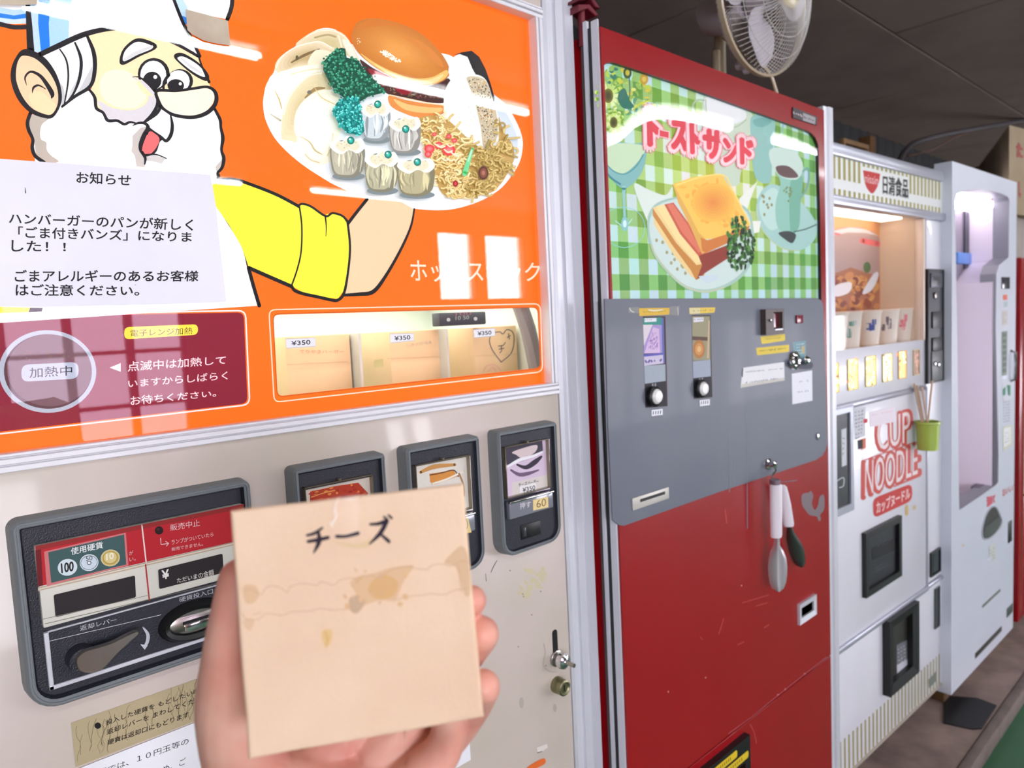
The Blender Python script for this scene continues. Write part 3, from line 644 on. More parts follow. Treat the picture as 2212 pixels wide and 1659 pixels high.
for st, qd in (('お知らせ', '590,180 1010,205 1006,292 590,268'), ('ハンバーガーのパンが新しく', '70,498 1490,548 1486,636 70,582'), ('「ごま付きバンズ」になりま', '142,604 1476,645 1476,724 142,692'), ('した！！', '90,708 506,728 506,796 90,796'), ('ごまアレルギーのあるお客様', '115,938 1530,945 1526,1026 115,1032'), ('はご注意ください。', '122,1046 1072,1060 1072,1136 122,1138')):
    a.text(T, st, ZB(qd), 0.018)
a.stroke(T, ZB('194,305 197,345'), [1, 2.4]); a.stroke((140, 140, 150), ZB('1040,1052 1046,1056'), 1)
a.build('lettering', NB)
for q, c_, nm in (('1585,78 1780,130 1945,178 1955,280 1968,388 1850,372 1740,345 1640,292 1600,255', (206, 194, 172), 'x'), ('-260,-60 318,-60 316,36 160,42 -260,30', (196, 190, 168), 'y')):
    b = MB(); pf = [m1.h(p, .004) for p in ZA(q)]; tm = mat('yellowed_tape', (204, 190, 164), 0.35, 0, .5, c2=(190, 170, 146), vscale=30)
    b.loft([[(x, .0045, z) for x, z in pf], [(x, .004, z) for x, z in pf]], tm, cap0=True, cap1=True); b.build('tape_strip', M1, label='yellowed strip of old tape')

# ------------------------------------------------ coin unit
TLc = m1.h(P('28,1138')[0], -.018); TRc = m1.h(P('536,1040')[0], -.018); BLc = m1.h(P('72,1541')[0], -.018)
x0, x1, z1, z0 = TLc[0], TRc[0], (TLc[1] + TRc[1]) / 2, BLc[1]
def bezel(x0, x1, z0, z1, rt, rb, yf, yin, lip=.0045, ex=.004, m=GREYP, mi=DARKP, extra=None):
    R = (rt, rt, rb, rb); g = lambda e, y, rad: [(x, y, z) for x, z in rr(x0 - e, x1 + e, z0 - e, z1 + e, tuple(max(.0008, r + rad) for r in R), 6)]
    b = MB()
    b.loft([g(ex, 0, ex), g(ex * .6, yf * .85, ex * .6), g(0, yf, 0), g(-lip * .35, yf, -lip * .35), g(-lip * .45, yf + .0012, -lip * .45), g(-lip * .75, yf + .0012, -lip * .75), g(-lip, yf + .002, -lip), g(-lip - .002, yin, -lip - .002)], m, mats=[m] * 6 + [mi, mi], cap1=mi)
    return b
CU = bezel(x0, x1, z0, z1, .006, .024, -.018, -.010).build('coin_unit', M1, label='grey rimmed black coin unit')
# protruding label block
yb = -.019
bl = MB(); q = [m1.h(p, yb) for p in ZG('222,528 1560,268 1560,505 272,1062')]; bx0 = q[0][0]; bx1 = x1 - .008; bz1 = (q[0][1] + q[1][1]) / 2; bz0 = q[3][1]
bl.box(bx0, bx1, yb, -.010, bz0, bz1, mat('ivory_plastic', (222, 220, 208), 0.35, coat=.3), .0012)
blo = bl.build('label_block', CU)
a = Art(m1, yb - .0002, PRINT)
a.fill((186, 32, 42), ZG('226,560 1560,285 1560,490 243,792')); a.fill((150, 40, 40), ZG('226,532 1560,262 1560,290 228,562')); a.fill((110, 20, 28), ZG('226,560 262,552 275,785 243,792'))
a.fill((206, 196, 178), ZG('243,796 1560,492 1560,512 246,822'))
for k_, cc in ((0, (150, 130, 104)), (9, (236, 224, 200)), (16, (180, 150, 120))): a.stroke(cc, ZG('246,%d 1560,%d' % (800 + k_, 492 + k_)), 1.1, sm=False)
a.stroke((236, 220, 214), ZG('908,398 936,642'), 3, sm=False); a.stroke((176, 36, 40), ZG('932,652 956,880'), 3, sm=False)
a.fill((206, 120, 120), ZG('282,568 805,445 822,655 300,790')); a.fill((62, 92, 92), ZG('308,572 794,458 808,650 328,768'))
a.text((236, 240, 238), '使用硬貨', ZG('452,545 656,502 660,545 456,590'), .01)
for q, rx in (('432,668', 21.5), ('570,638', 20.5), ('706,608', 21)):
    a.ell((40, 60, 62), ZG(q)[0], rx + 1, 19.2, -12); a.ell((212, 226, 232), ZG(q)[0], rx, 18.2, -12)
a.ell((60, 70, 76), ZG('570,638')[0], 18.5, 15.5, -12); a.ell((206, 220, 228), ZG('570,638')[0], 17.4, 14.4, -12); a.ell((50, 60, 64), ZG('570,640')[0], 5, 4.4); a.ell((230, 236, 238), ZG('570,640')[0], 3.4, 3)
a.ell((206, 188, 120), ZG('706,608')[0], 20.5, 17.6, -12); a.ell((178, 150, 70), ZG('706,608')[0], 17, 14.5, -12); a.ell((216, 200, 138), ZG('706,606')[0], 14, 12, -12)
a.text((26, 22, 26), '100', ZG('390,645 470,630 470,690 395,705'), .03); a.text((50, 56, 60), '50', ZG('548,600 592,592 592,622 550,630'), .0); a.text((240, 236, 214), '10', ZG('680,582 726,574 728,612 682,622'), .03)
a.text((230, 200, 200), 'が', ZG('826,565 852,560 852,586 826,592')); a.text((230, 200, 200), 'い。', ZG('828,608 868,600 868,624 828,632'))
a.ell((34, 16, 18), ZG('1018,432')[0], 9, 9); a.ell((70, 40, 42), ZG('1012,425')[0], 3, 3)
a.text((240, 206, 204), '販売中止', ZG('1090,395 1278,360 1280,404 1090,436')); a.text((238, 200, 198), 'ランプがついていたら', ZG('1098,492 1365,442 1366,468 1098,524')); a.text((238, 200, 198), '販売できません。', ZG('1098,542 1300,503 1300,530 1098,564'))
a.stroke((240, 210, 208), ZG('1028,482 1030,522 1075,516'), 1.8, sm=False); a.stroke((240, 210, 208), ZG('1060,502 1080,515 1066,532'), 1.6, sm=False)
a.fill((40, 36, 38), pxrr(ZG('343,845 864,720 870,860 355,988'), 4)); a.fill((40, 36, 38), pxrr(ZG('1012,683 1424,580 1432,702 1020,808'), 4))
a.text((236, 234, 228), '¥', ZG('1035,690 1078,680 1082,736 1042,746'), .03); a.text((214, 210, 204), 'ただいまの金額', ZG('1132,738 1366,680 1370,718 1134,770'), .01)
a.stroke((150, 146, 134), ZG('275,1000 960,845'), 1, sm=False); a.stroke((128, 122, 108), ZG('290,1030 1400,770'), 1, sm=False)
a.build('printed_labels', CU)
a = Art(m1, -.0102, PRINT); T = (196, 198, 206)
a.text(T, '返却レバー', ZG('510,1042 745,988 748,1016 513,1077')); a.text(T, '硬貨投入口', ZG('1145,862 1362,803 1364,836 1148,892'))
a.stroke(T, ZG('915,1052 945,1095 944,1140 928,1172'), [3, 7, 7, 6]); a.fill(T, ZG('898,1160 946,1168 926,1196'))
a.stroke(T, ZG('310,1142 1030,972'), 1.2, sm=False)
a.build('printed_legend', CU)
b = MB(); fr = [m1.h(p, -.0125) for p in ZG('278,1086 1370,835 1400,1205 328,1458')]; fx0, fx1, fz0, fz1 = fr[0][0], x1 - .014, fr[3][1], fr[0][1]
for (a0, a1, c0, c1) in ((fx0, fx1, fz1 - .0016, fz1), (fx0, fx1, fz0, fz0 + .004), (fx0, fx0 + .004, fz0, fz1), (fx1 - .004, fx1, fz0, fz1)): b.box(a0, a1, -.0125, -.0098, c0, c1, ALU, .0006, 1)
b.build('silver_border', CU)
b = MB(); lp = cr(ZG('488,1290 495,1245 545,1205 620,1182 720,1150 800,1110 860,1082 885,1080 888,1098 840,1140 760,1215 690,1290 640,1330 570,1345 510,1330'), True, 4); lo2 = [m1.h(p, -.030) for p in lp]
STEEL = mat('brushed_steel', (176, 172, 166), 0.28, 1.0, var=.1, vscale=40)
b.loft([[(x, -.024, z) for x, z in lo2], [(x, -.0292, z) for x, z in lo2], [(x, -.030, z) for x, z in inset(lo2, .0008)]], STEEL, cap0=True, cap1=True)
kc = m1.h(ZG('500,1245')[0], -.02); b.lathe([(.0, -.024), (.011, -.024), (.0125, -.010)], DARKP, (kc[0] + .003, 0, kc[1] - .003)); b.build('return_lever', CU)
b = MB(); sc_ = m1.h(ZG('1255,1010')[0], -.014); 
def el(rx, rz, y, cx=sc_[0], cz=sc_[1], n=40): return [(cx + rx * math.cos(2 * math.pi * k / n), y, cz + rz * math.sin(2 * math.pi * k / n)) for k in range(n)]
b.loft([el(.036, .0215, -.010), el(.034, .0195, -.016), el(.031, .0165, -.019), el(.027, .0125, -.017), el(.026, .012, -.0125)], BLACK, smooth=True)
b.loft([el(.026, .012, -.0125), el(.024, .0112, -.0135)], STEEL, cap1=True, smooth=True)
b.box(sc_[0] - .012, sc_[0] + .014, -.0150, -.013, sc_[1] - .0085, sc_[1] - .001, CHROME, .0006); b.box(sc_[0] - .013, sc_[0] + .015, -.0142, -.0132, sc_[1] - .0005, sc_[1] + .0025, BLACK)
b.build('coin_slot', CU)

# ------------------------------------------------ selection units
yf = -.022
uTL = m1.h((1078.6, 937), yf); uTR = m1.h((1202, 915), yf); uBL = m1.h(ZY('255,1636')[0], yf)
uw = uTR[0] - uTL[0]; uz1 = (uTL[1] + uTR[1]) / 2; uz0 = uBL[1]
ux = [m1.h((639.7, 1026), yf)[0], m1.h((882.8, 978.5), yf)[0], uTL[0]]
CLEARB = mat('smoky_clear_rim', (150, 140, 122), 0.15, 0.6)
for i, x0 in enumerate(ux):
    U = bezel(x0, x0 + uw, uz0, uz1, .003, .022, yf, -.016, lip=.0035, ex=.004).build('selection_unit', M1)
    dx = x0 - ux[2]
    wr = m1.rect(ZY('262,388 762,300 768,862 284,962'), -.022); br = m1.rect(ZY('300,1000 792,895 800,1075 312,1196'), -.022)
    b = MB(); f_ = .0015
    for (a0, a1, c0, c1) in ((wr[0], wr[1], wr[3] - f_, wr[3]), (wr[0], wr[1], wr[2], wr[2] + f_), (wr[0], wr[0] + f_, wr[2], wr[3]), (wr[1] - f_, wr[1], wr[2], wr[3])): b.box(a0 + dx, a1 + dx, -.023, -.015, c0, c1, CLEARB, .0004, 1)
    b.box((wr[0] + wr[1]) / 2 + dx - .002, (wr[0] + wr[1]) / 2 + dx + .002, -.024, -.016, wr[3] - .001, wr[3] + .003, CLEARB, .0008, 1)
    cf = b.build('card_frame', U)
    b = MB(); b.add([(wr[0] + dx, -.0225, wr[2]), (wr[1] + dx, -.0225, wr[2]), (wr[1] + dx, -.0225, wr[3]), (wr[0] + dx, -.0225, wr[3])], [(0, 1, 2, 3)], PANE); b.build('clear_cover', U)
    a = Art(m1, -.0165, PRINT)
    if i == 2:
        a.fill((226, 206, 226), ZY('262,388 762,300 768,862 284,962')); a.fill((70, 64, 80), ZY('262,400 500,340 680,310 690,440 560,520 420,560 262,600')); a.fill((226, 208, 208), ZY('345,450 480,400 620,370 600,450 470,520 390,480'), True)
        a.stroke((250, 248, 252), ZY('280,620 420,540 560,500 700,440'), [4, 7, 6, 4]); a.stroke((60, 50, 66), ZY('400,590 500,620 600,560 670,500'), [4, 9, 11, 5]); a.stroke((120, 96, 124), ZY('330,650 420,700 520,690 640,650'), [4, 8, 8, 3])
        a.fill((228, 220, 214), ZY('345,790 735,700 740,858 345,935')); a.text((40, 38, 46), 'チーズバーガー', ZY('415,798 640,750 642,795 418,838'), .02); a.fill((246, 246, 244), ZY('428,835 610,790 615,865 430,908')); a.text((46, 46, 52), '¥350', ZY('460,850 600,818 602,868 462,900'), .02)
    elif i == 1:
        a.fill((232, 226, 214), ZH('1062,430 1460,352 1480,745 1075,790')); a.stroke((206, 150, 84), ZH('1100,470 1200,430 1350,415'), [6, 10, 6]); a.fill((222, 150, 70), ZH('1165,480 1340,455 1370,500 1200,560 1170,540')); a.stroke((96, 60, 40), ZH('1168,490 1250,475 1340,455 1375,500'), 2.4); a.stroke((248, 240, 220), ZH('1180,555 1290,520 1420,460'), 4)
        a.stroke((180, 136, 90), ZH('1380,480 1410,560 1415,640'), 4)
    else:
        a.fill((226, 216, 200), ZH('262,600 752,500 770,800 270,900')); a.fill((192, 62, 34), ZH('300,610 480,570 650,545 720,620 700,760 300,800')); sp = [a.ell(random.choice(((214, 92, 46), (168, 34, 26), (236, 150, 70), (190, 50, 30))), p, random.uniform(2, 6), random.uniform(1, 3), -15, 8) for p in scatter(ZH('300,610 640,550 710,620 690,700 310,720'), 70)]
        a.stroke((240, 170, 90), ZH('310,650 400,620 480,600'), 2)
    a.build('picture_card', U)
    b = MB(); b.box(br[0] + dx, br[1] + dx, -.024, -.015, br[2], br[3], mat('smoky_button', (128, 130, 140), 0.2, 0, .5, coat=.6), .002); b.box(br[0] + dx, br[1] + dx, -.0265, -.018, br[3] - .0022, br[3] + .0008, CHROME, .0008)
    bo = b.build('push_button', U)
    if i == 2:
        a = Art(m1, -.0243, PRINT); a.fill((238, 214, 150), ZY('578,985 745,948 750,1068 580,1104')); a.text((120, 104, 76), '60', ZY('615,990 722,965 724,1050 618,1075')); a.text((226, 222, 226), '押す', ZY('430,1020 552,994 554,1066 432,1092')); a.build('button_print', U)
    elif i == 1:
        a = Art(m1, -.0243, PRINT); a.fill((230, 206, 140), ZH('1360,815 1445,800 1470,905 1380,920')); a.text((110, 96, 70), '60', ZH('1385,815 1440,805 1445,880 1390,890')); a.build('button_print', U)
    sq = m1.rect(ZY('440,1268 660,1215 662,1372 445,1430'), -.0165)
    b = MB(); b.box(sq[0] + dx, sq[1] + dx, -.0172, -.015, sq[2], sq[3], BLACK, .0008); b.box(sq[0] + dx + .004, sq[0] + dx + .010, -.0176, -.016, sq[2] + .004, sq[3] - .004, mat('grey_lamp', (58, 60, 66), .3), .0005); b.build('sold_out_lamp', U)

# knob, lock, stickers and scuffs on the beige door
b = MB(); kx, kz = m1.h(ZK('798,800')[0]); sx, sz = m1.h(ZK('790,660')[0])
b.prism(rr(sx - .0055, sx + .0055, kz - .004, sz + .017, .005), -.0006, .004, BLACK)
b.lathe([(.0001, -.001), (.013, -.001), (.013, -.003), (.011, -.004)], STEEL, (kx, 0, kz)); b.lathe([(.006, -.002), (.006, -.008), (.0115, -.010), (.013, -.015), (.0115, -.020), (.006, -.023), (.0001, -.0235)], CHROME, (kx, 0, kz))
b.tube([(kx, -.018, kz), (kx + .002, -.038, kz - .001)], .0035, STEEL); b.build('latch_knob', M1)
b = MB(); lx, lz = m1.h(ZK('800,1005')[0]); BR = mat('aged_brass', (150, 146, 112), .35, .9, var=.2, vscale=60)
b.lathe([(.013, 0), (.013, -.008), (.0115, -.010), (.0115, -.012), (.0125, -.013), (.0125, -.019), (.010, -.020), (.008, -.018), (.0001, -.018)], BR, (lx, 0, lz)); b.box(lx - .0012, lx + .0012, -.0186, -.0175, lz - .005, lz + .005, BLACK); b.build('lock', M1)
a = Art(m1, -.0002, PRINT)
for p in scatter(ZK('560,110 720,100 720,220 640,280 520,370 500,250'), 26): a.ell((205, 196, 160), p, random.uniform(3, 10), random.uniform(2, 8), random.uniform(0, 90), 9)
a.stroke((96, 92, 88), ZK('338,40 310,90 290,135'), [1, 1.6, .8]); a.stroke((130, 124, 118), ZK('250,140 255,200'), [.8, 1.6])
for q in ('540,300', '545,320', '610,462', '505,712', '440,118', '680,280', '720,860'): a.ell((150, 142, 134), ZK(q)[0], 1.6, 1.8)
a.stroke((186, 174, 162), ZK('705,690 715,760 700,850 740,900 800,910'), [2, 3, 2, 4, 2]); a.ell((176, 168, 154), ZK('790,1190')[0], 4, 9); a.ell((180, 172, 160), ZK('530,1150')[0], 5, 12)
a.fill((224, 216, 208), ZK('650,1500 730,1470 735,1500 690,1530 655,1545')); a.stroke((120, 112, 96), ZK('655,1540 690,1530'), 2)
a.build('scuff_marks', M1, kind='stuff')
a = Art(m1, -.0006, PRINT); a.fill((226, 112, 50), ZK('570,1659 640,1610 700,1584 718,1596 712,1625 660,1655 560,1700'), True); a.build('orange_sticker', M1)
a = Art(m1, -.0005, PRINT); ST = ZJ('530,490 1520,143 1640,100 1640,420 1430,485 565,820'); a.fill((182, 168, 132), ST)
for k_ in range(26):
    x = random.uniform(560, 1480); yt = 490 - (x - 530) * .357; q = [(x, yt + random.uniform(0, 120))]
    for j in range(5): q.append((q[-1][0] + random.uniform(-22, 22), q[-1][1] + random.uniform(20, 60)))
    q = [p for p in q if p[1] < 815 - (p[0] - 565) * .387 - 4]
    if len(q) > 1: a.stroke((122, 108, 78), [(0 + p[0] / 3.456, 1420 + p[1] / 3.456) for p in q], random.uniform(.5, 1.3))
a.ell((26, 24, 24), ZJ('730,510')[0], 7, 6.8); T = (34, 30, 26)
a.text(T, '投入した硬貨を もどしたい時は', ZJ('790,470 1545,206 1545,246 790,508'), .012); a.text(T, '返却レバーを まわしてください', ZJ('797,540 1560,262 1560,305 797,580'), .012); a.text(T, '硬貨は返却口にもどります', ZJ('803,618 1410,402 1410,446 803,657'), .012)
a.build('instruction_sticker', M1, label='yellowed cracked instruction sticker')
wl = m1.h((165, 1659))[0]; wr_ = m1.h((1013, 1600))[0]; wt = m1.h((414, 1562))[1]; wb = m1.h((1014, 1641))[1]
NW = empty('paper_sheet', (0, D1, 0), 'plain white paper sheet taped low on the beige door behind the hand', 'paper')
b = MB(); b.box(wl, wr_, -.0018, -.0010, wb, wt, mat('white_paper', (240, 242, 246), .4, 0, .4, var=.05, vscale=14, bump=.2, bscale=30)); b.build('sheet', NW)
a = Art(m1, -.0019, PAPER); a.text((34, 34, 38), '機では、１０円玉等の', ZJ('735,838 1408,598 1408,646 735,886'), .0); a.text((34, 34, 38), 'め、ご', ZJ('1215,812 1388,745 1388,796 1215,862')); a.build('lettering', NW)
# ================================================================== toast sandwich machine
RED = mat('red_enamel', (156, 10, 20), 0.25, 0, 0.4, coat=0.2, var=0.06, vscale=5)
GRYE = mat('grey_enamel', (106, 112, 124), 0.42, 0, 0.3, coat=0.05, c2=(112, 116, 127), vscale=6, bump=0.06, bscale=60)
MAROON = mat('maroon_paint', (110, 24, 38), 0.5)
PRINTLIT2 = printmat('poster_print', 0.12, 0.5)
def scrib(a, col, quad, rows, n, w=1.6):
    """type too small to read: short dashes along the rows of a quad TL TR BR BL"""
    tl, tr, br, bl = [Vector(p) for p in quad]
    a.nx()
    for r in range(rows):
        v = (r + .5) / rows
        for i in range(n):
            if random.random() < .12: continue
            u0 = i / n + .02; u1 = u0 + random.uniform(.3, .75) / n; L = tl.lerp(bl, v); R = tr.lerp(br, v); dy = random.uniform(-1, 1) * .22 * (bl - tl).length / rows
            p = L.lerp(R, u0); q = L.lerp(R, u1); a.stroke(col, [(p.x, p.y - dy), (q.x, q.y + dy)], w, sm=False, cap=False, keep=True)
m2 = Fr(0, 0.73)
M2 = empty('vending_machine', (0, .73, 0), 'red and grey toast sandwich vending machine with green gingham poster', 'vending machine')
X0 = 0.872; X1 = m2.h((1795, 300))[0]; Z2T = 1.819
ys = [m2.side((u, 60), X0)[0] for u in (1288, 1275.6, 1267, 1258.7, 1252)]
b = MB(); b.box(X0 + .004, X1 - .004, ys[4] + .0, .70, .1, Z2T - .002, RED, .003); b.build('cabinet', M2)
for fx in (X0 + .06, X1 - .1):
    for fy in (.08, .6): b = MB(); b.lathe([(.018, .05), (.02, .06), (.02, .1)], BLACK, (fx, fy, 0), 'z', 12); b.build('levelling_foot', M2)
b = MB(); b.box(X0, X0 + .004, 0, ys[1], .12, Z2T + .012, ALU, .0008, 1); b.box(X0 + .002, X0 + .006, ys[1], ys[2], .12, Z2T + .004, BLACK); b.box(X0 - .001, X0 + .006, ys[2], ys[3], .12, Z2T + .016, ALU, .0008, 1); b.box(X0 + .001, X0 + .006, ys[3], ys[4], .12, Z2T, mat('brown_gasket', (92, 78, 78), .6)); b.build('door_edge_trim', M2)
xt = m2.h((1777, 243))[0]
b = MB(); w = X1 - xt
extz(b, [(xt, .03), (xt, -.001), (xt + w * .25, -.003), (xt + w * .35, .001), (xt + w * .45, -.006), (xt + w * .95, -.006), (X1, -.002), (X1, .05), (xt, .05)], .12, Z2T + .01, ALU); b.build('door_edge_post', M2)
zs = m2.h((1789, 1417))[1]
# red front plate with the poster opening
yp = -.003
po = pxrr([(1291, 134), (1771, 330), (1774, 645), (1305, 646)], 0.1, 1)
po = ZM('54,400 62,372 80,352 105,340 135,338 200,358 480,452 900,605 1185,708 1212,722 1235,748 1250,785 1262,1200 1268,1640 88,1640 70,1000')
outer = [(X0 + .004, yp, zs + .0015), (X0 + .004, yp, Z2T), (xt, yp, Z2T), (xt, yp, zs + .0015)]
hole = [(min(max(q[0], X0 + .009), xt - .006), yp, q[1]) for q in (m2.h(p, yp) for p in po)]
b = MB(); b.add(outer + hole, tessellate_polygon([[Vector(p) for p in outer], [Vector(p) for p in hole]]), RED)
n = len(hole); b.add(hole + [(x, .006, z) for x, y, z in hole], [(i, (i + 1) % n, n + (i + 1) % n, n + i) for i in range(n)], BLACK)
b.add([(p[0], .004 if i > 3 else yp, p[2]) for i, p in enumerate(outer + outer)], [(0, 1, 5, 4), (1, 2, 6, 5), (2, 3, 7, 6), (3, 0, 4, 7)], RED)
b.build('upper_door', M2)
b = MB(); b.box(X0 + .004, xt, yp, .03, .12, zs - .0015, RED, .001, 1); b.build('lower_door', M2)
b = MB(); b.box(X0 + .004, xt, .006, .03, zs, Z2T - .001, RED); b.build('door_backing', M2)
# poster
PM = PRINTLIT2
a = Art(m2, .004, PM)
px_0 = X0 + .01; px_1 = xt - .002; pz0 = m2.h((1500, 648))[1] - .01; pz1 = m2.h((1300, 128))[1] + .01
cw = .026; ni = int((px_1 - px_0) / cw) + 1; nj = int((pz1 - pz0) / cw) + 1; a.nx()
for i in range(ni):
    for j in range(nj):
        xa = px_0 + i * cw; xb = min(px_1, xa + cw); za = pz1 - j * cw; zb = max(pz0, za - cw)
        u = (xa - px_0) / (px_1 - px_0); v = j / nj
        t = min(1, max(0, ((u - .42) ** 2 * 2.2 + (v - .36) ** 2 * 2.6) ** .5 * 1.25))
        k = (i % 2) + (j % 2)
        cc = [lerp((244, 246, 224), (190, 226, 228), t), lerp((218, 228, 128), (142, 196, 120), t), lerp((196, 208, 66), (88, 156, 66), t)][k]
        cc = tuple(max(0, min(255, x + random.uniform(-7, 7))) for x in cc)
        a.add([(xa, a.y, zb), (xb, a.y, zb), (xb, a.y, za), (xa, a.y, za)], [(0, 1, 2, 3)], PM, rgb(*cc))
po_panel = a.build('poster_panel', M2)
a0y = a.y
a = Art(m2, a0y, PM)
# flowers and glass
for q, r_ in (('110,520', 26), ('140,665', 20)):
    p = ZM(q)[0]
    for k in range(13): t = k * .483; a.stroke(random.choice(((206, 232, 130), (224, 240, 168), (190, 220, 120))), [p, (p[0] + math.cos(t) * r_, p[1] + math.sin(t) * r_ * 1.2)], [6, 9], sm=False)
    a.blob([(110, 110, 40), (84, 84, 34), (66, 66, 30)], p, r_ * .42, r_ * .6)
for p in scatter(ZM('60,380 200,360 340,480 380,600 320,690 200,620 170,480 60,430'), 90): a.ell(random.choice(((190, 214, 80), (96, 160, 116), (60, 130, 110), (226, 226, 120), (214, 200, 70), (150, 190, 90))), p, random.uniform(2, 7), random.uniform(2, 6), random.uniform(0, 180), 8)
a.stroke((60, 110, 96), ZM('225,420 228,500 215,570'), 2.2); a.fill((50, 118, 100), ZM('170,500 200,480 225,540 250,580 200,590 165,550'), True); a.blob([(60, 90, 50), (200, 190, 60)], ZM('215,395')[0], 9, 13); a.stroke((205, 214, 60), ZM('240,600 290,560 340,545'), [2, 4, 3]); a.blob([(196, 160, 50), (220, 190, 80)], ZM('305,430')[0], 9, 12)
a.fill((134, 190, 186), ZM('72,800 80,880 120,960 180,1020 230,1010 290,940 315,860 318,780 240,780 140,770'), True); a.fill((204, 228, 190), ZM('85,830 130,780 300,790 300,840 240,910 190,942 140,925 95,880'), True)
a.stroke((90, 160, 160), ZM('90,880 140,930 200,945 260,905 300,840'), 3); a.stroke((60, 140, 150), ZM('80,900 120,960 175,1000'), 4); a.stroke((150, 206, 206), ZM('195,1020 195,1080 200,1180'), [10, 5, 6])
a.stroke((150, 212, 212), cr(ZM('85,1240 100,1160 180,1125 270,1150 310,1230 280,1310 200,1345 120,1315'), True, 3), 1.6, closed=True, sm=False); a.stroke((190, 232, 232), ZM('150,1200 200,1230 240,1190'), 2); a.blob([(140, 200, 200), (220, 245, 245)], ZM('200,1215')[0], 8, 16)
# pitchers
a.fill((206, 222, 200), ZM('635,520 700,530 860,590 900,640 905,700 880,800 830,940 820,1000 760,1010 700,960 680,860 640,700 620,600'), True); a.fill((238, 240, 240), ZM('640,530 760,540 850,600 850,650 760,680 680,650 640,600'), True); a.stroke((170, 190, 160), ZM('640,540 650,620 720,680 800,690 860,650'), 2); a.stroke((180, 200, 170), ZM('640,700 590,640 570,580 590,545 630,545'), 4)
a.fill((150, 200, 190), ZM('885,640 960,630 1015,650 1010,760 1000,900 990,990 930,985 900,930 890,800'), True); a.fill((120, 180, 172), ZM('900,650 960,640 1000,660 950,690 905,680'), True); a.stroke((150, 200, 196), ZM('1015,800 1050,740 1060,670'), 3)
# cup, saucer and spoon
a.fill((170, 212, 204), ZM('915,1110 950,1030 1010,1000 1120,1060 1210,1160 1245,1240 1225,1310 1150,1360 1050,1345 960,1270 920,1190'), True); a.fill((196, 228, 218), ZM('930,1110 965,1045 1010,1020 1040,1060 1060,1200 1000,1250 950,1200'), True); a.stroke((208, 214, 160), ZM('915,1110 930,1210 980,1290 1060,1350 1150,1362'), 1.6)
for p in scatter(ZM('940,1060 980,1040 1000,1120 960,1180'), 9): a.ell((150, 150, 100), p, 2.5, 3.5)
a.fill((150, 204, 186), ZM('985,850 1010,900 1030,950 1045,1000 1020,1100 1022,1200 1045,1250 1110,1260 1145,1230 1155,1100 1165,980 1165,900'), True); a.fill((120, 184, 160), ZM('1100,990 1165,960 1155,1100 1145,1235 1100,1250'), True); a.fill((208, 230, 218), ZM('985,820 1040,800 1110,815 1160,870 1165,930 1130,975 1050,960 1000,900'), True)
a.fill((104, 78, 80), ZM('1022,905 1080,900 1125,930 1140,962 1080,965 1035,945'), True); a.stroke((120, 176, 168), ZM('1168,930 1195,915 1200,980 1180,1040 1150,1080'), 4)
for p in scatter(ZM('1050,1020 1110,1010 1120,1080 1080,1100'), 14): a.ell((120, 150, 100), p, 2, 2.6)
a.stroke((72, 96, 92), ZM('1240,1220 1180,1245 1120,1258'), 2.6); a.fill((52, 64, 64), ZM('1035,1265 1090,1255 1130,1275 1110,1320 1070,1300'), True)
# big plate, napkin, sandwich
a.fill((224, 236, 226), ZM('250,1000 330,1030 420,1060 460,1020 440,1200 360,1250 300,1150'), True); a.fill((240, 244, 232), ZM('820,1080 920,985 880,1090 860,1150 890,1200 940,1200 930,1260 860,1280'))
a.fill((170, 204, 190), ZM('325,1260 330,1160 400,1090 600,1060 850,1120 900,1250 895,1400 840,1500 740,1565 630,1590 520,1560 420,1470 355,1380'), True); a.fill((210, 228, 222), ZM('335,1260 345,1170 410,1100 600,1070 840,1130 888,1260 880,1390 830,1485 735,1548 630,1572 525,1545 430,1460 365,1370'), True)
a.stroke((216, 206, 150), ZM('340,1330 380,1400 440,1480 530,1555 630,1585 740,1560'), 1.8)
for p in scatter(ZM('370,1300 420,1400 520,1500 560,1480 440,1330'), 12): a.ell((170, 166, 120), p, 3, 4)
a.fill((240, 214, 150), ZM('355,1125 430,1115 560,1240 640,1400 600,1520 560,1500 470,1390 360,1220')); a.fill((206, 140, 66), ZM('352,1170 450,1320 560,1470 585,1520 630,1500 640,1430 590,1440 480,1320 352,1130')); a.fill((250, 226, 160), ZM('370,1120 420,1110 540,1280 640,1400 590,1430 480,1300'))
a.fill((206, 96, 72), ZM('415,1110 465,1100 560,1230 640,1380 600,1390 500,1270')); a.fill((226, 126, 100), ZM('430,1112 460,1105 540,1220 620,1370 600,1370 510,1260')); a.fill((150, 60, 46), ZM('600,1390 760,1330 765,1400 640,1480 590,1520 620,1440'))
a.fill((232, 182, 90), ZM('460,1000 490,1100 560,1240 620,1380 640,1370 635,1320 640,1280 560,1150 480,1010')); a.fill((250, 206, 96), ZM('462,1000 560,965 640,950 730,950 760,1000 830,1110 880,1220 850,1240 720,1290 640,1300 600,1260 540,1140 480,1030'))
for p in scatter(ZM('510,1010 700,980 800,1120 820,1210 660,1260 580,1140'), 60): a.ell(random.choice(((250, 192, 80), (248, 184, 74), (250, 200, 90), (247, 178, 70))), p, random.uniform(3, 9), random.uniform(2, 7), random.uniform(0, 180), 12)
a.blob(grad((250, 194, 82), (238, 150, 66), 7), ZM('680,1100')[0], 46, 42); a.stroke((255, 226, 130), ZM('480,1005 620,960 735,952 780,1020 880,1215'), 3)
a.fill((214, 130, 60), ZM('612,1290 650,1305 760,1270 880,1225 870,1250 760,1320 640,1375 620,1360'))
